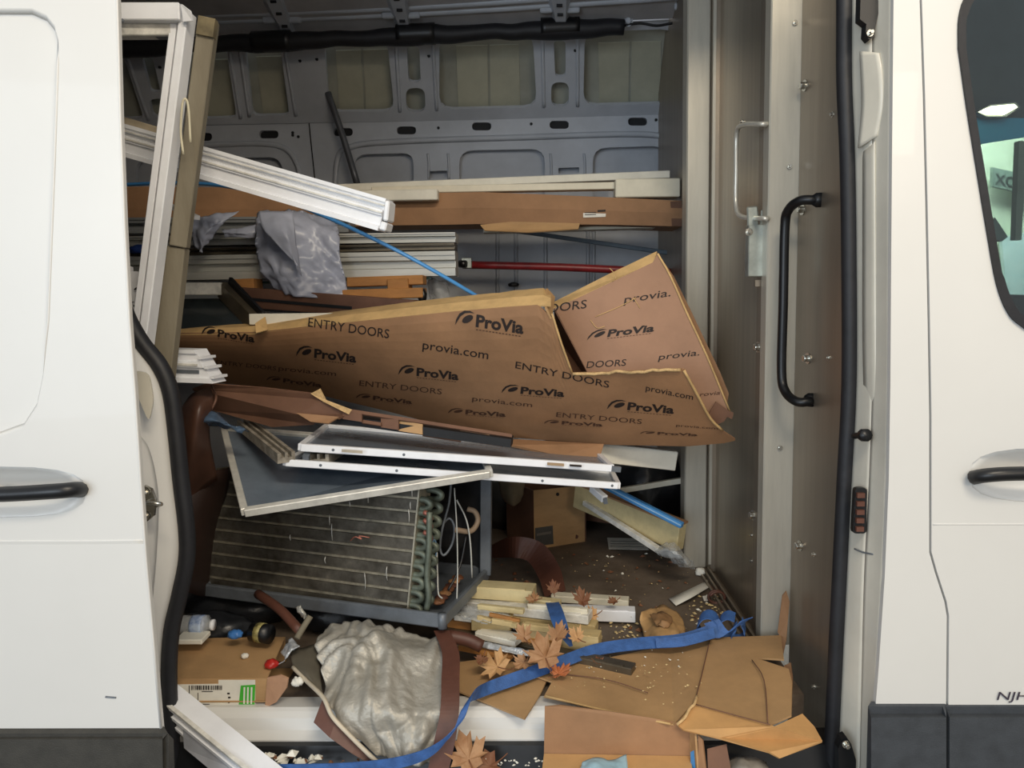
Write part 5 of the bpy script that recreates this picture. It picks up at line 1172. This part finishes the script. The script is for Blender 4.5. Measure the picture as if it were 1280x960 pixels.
LF = [((682, 823, .075), .075, .3, M_LEAF, 'large orange-tan maple leaf lying against the blue strap', (.7, 0)),
      ((622, 834, .04), .065, 1.0, M_LEAF2, 'pale tan lobed leaf on the cardboard beside the brown border', (.5, .2)),
      ((655, 828, .05), .05, 2.4, M_LEAF, 'small orange leaf between the pale tan leaf and the large one', (.4, 0)),
      ((698, 843, .035), .055, -.9, mat('leaf_red', '#b0683f', .7, 0, .2, 30), 'reddish leaf half under the blue strap', (.2, .2)),
      ((655, 797, .09), .05, .5, M_LEAF, 'orange leaf standing on the short pine batten', (.9, 0)),
      ((696, 797, .08), .055, -.4, M_LEAF, 'curled orange leaf left of the strap tail', (1.0, .2)),
      ((722, 798, .08), .045, .8, M_LEAF2, 'yellowish leaf right of the strap tail', (1.0, 0)),
      ((728, 752, .085), .055, .2, M_LEAF3, 'brown curled leaf on the end of the cream strips', (.9, -.2)),
      ((742, 770, .06), .045, 1.8, M_LEAF2, 'tan leaf hanging over the white batten', (1.1, 0)),
      ((692, 738, .10), .04, .1, M_LEAF3, 'dark brown leaf stuck on the pale yellow strips', (1.2, 0)),
      ((768, 752, .06), .035, 2.0, M_LEAF3, 'small brown leaf on the cream strip end', (.3, 0)),
      ((668, 750, .10), .04, 1.2, M_LEAF, 'orange leaf lying on the splintered yellow strip', (.5, .2)),
      ((748, 828, .03), .03, .2, M_LEAF3, 'small brown leaf beside the bronze rail end', (.2, 0)),
      ((603, 824, .06), .035, 2.8, M_LEAF3, 'little dark leaf at the edge of the bubble wrap', (.4, 0))]
for k, (a, s, r_, M, lab, tl_) in enumerate(LF): leaf(WZ(*a), s*(.85 if k < 2 else .66), r_, M, lab, tl_, .25 if k < 2 else .6)
for px, py, s, r_, M, lab in ((586, 950, .06, .4, M_LEAF, 'orange leaf on the step under the blue strap'), (612, 958, .05, 2.0, M_LEAF3, 'brown leaf on the step beside the open box')):
    leaf(W(px, py, 1.45), s, r_, M, lab, (.8, 0), .25, 'dry leaves on the step')

# ---- crumbs: nobody could count them
def crumbs(name, lab, spots, M, seed):
    random.seed(seed); vs_, fs = [], []
    for (x0, x1, y0, y1, zf_, n, smin, smax) in spots:
        for i in range(n):
            p = zf_(random.uniform(x0, x1), random.uniform(y0, y1)); s = random.uniform(smin, smax); k = len(vs_)
            a = random.uniform(0, 6.28); d1 = V((math.cos(a), math.sin(a), random.uniform(-.2, .2)))*s; d2 = V((-math.sin(a), math.cos(a), random.uniform(-.2, .4)))*s*random.uniform(.3, 1)
            vs_ += [p-d1, p+d2, p+d1, p-d2, p+V((0, 0, s*.6))]
            fs += [(k, k+1, k+4), (k+1, k+2, k+4), (k+2, k+3, k+4), (k+3, k, k+4), (k, k+3, k+2, k+1)]
    return tag(mk(name, vs_, fs, M), lab, 'debris', kind='stuff')
fz = lambda z: (lambda x, y: WZ(x, y, z))
crumbs('wood_crumbs', 'pale crumbs and splinters scattered over floor and cardboard', [(740, 870, 700, 800, fz(.003), 45, .0012, .0038), (860, 905, 735, 780, fz(.003), 40, .003, .008), (690, 830, 812, 860, fz(.027), 45, .0012, .0038), (640, 860, 690, 730, fz(.003), 30, .0012, .0038), (740, 800, 775, 815, fz(.004), 40, .002, .008), (800, 880, 830, 880, fz(.034), 20, .002, .004)], M_WOODY, 3)
crumbs('white_crumbs', 'white chips scattered over floor and cardboard', [(700, 870, 770, 840, fz(.024), 40, .0012, .0038), (740, 900, 690, 780, fz(.003), 20, .003, .008), (330, 400, 942, 958, lambda x, y: W(x, y, 1.46), 26, .006, .016), (600, 680, 948, 958, lambda x, y: W(x, y, 1.46), 30, .002, .005)], M_FOAM, 4)
crumbs('brown_crumbs', 'dark brown leaf crumbs scattered over the floor', [(620, 880, 690, 790, fz(.003), 70, .003, .012), (320, 460, 945, 960, lambda x, y: W(x, y, 1.46), 30, .003, .01)], M_LEAF3, 5)
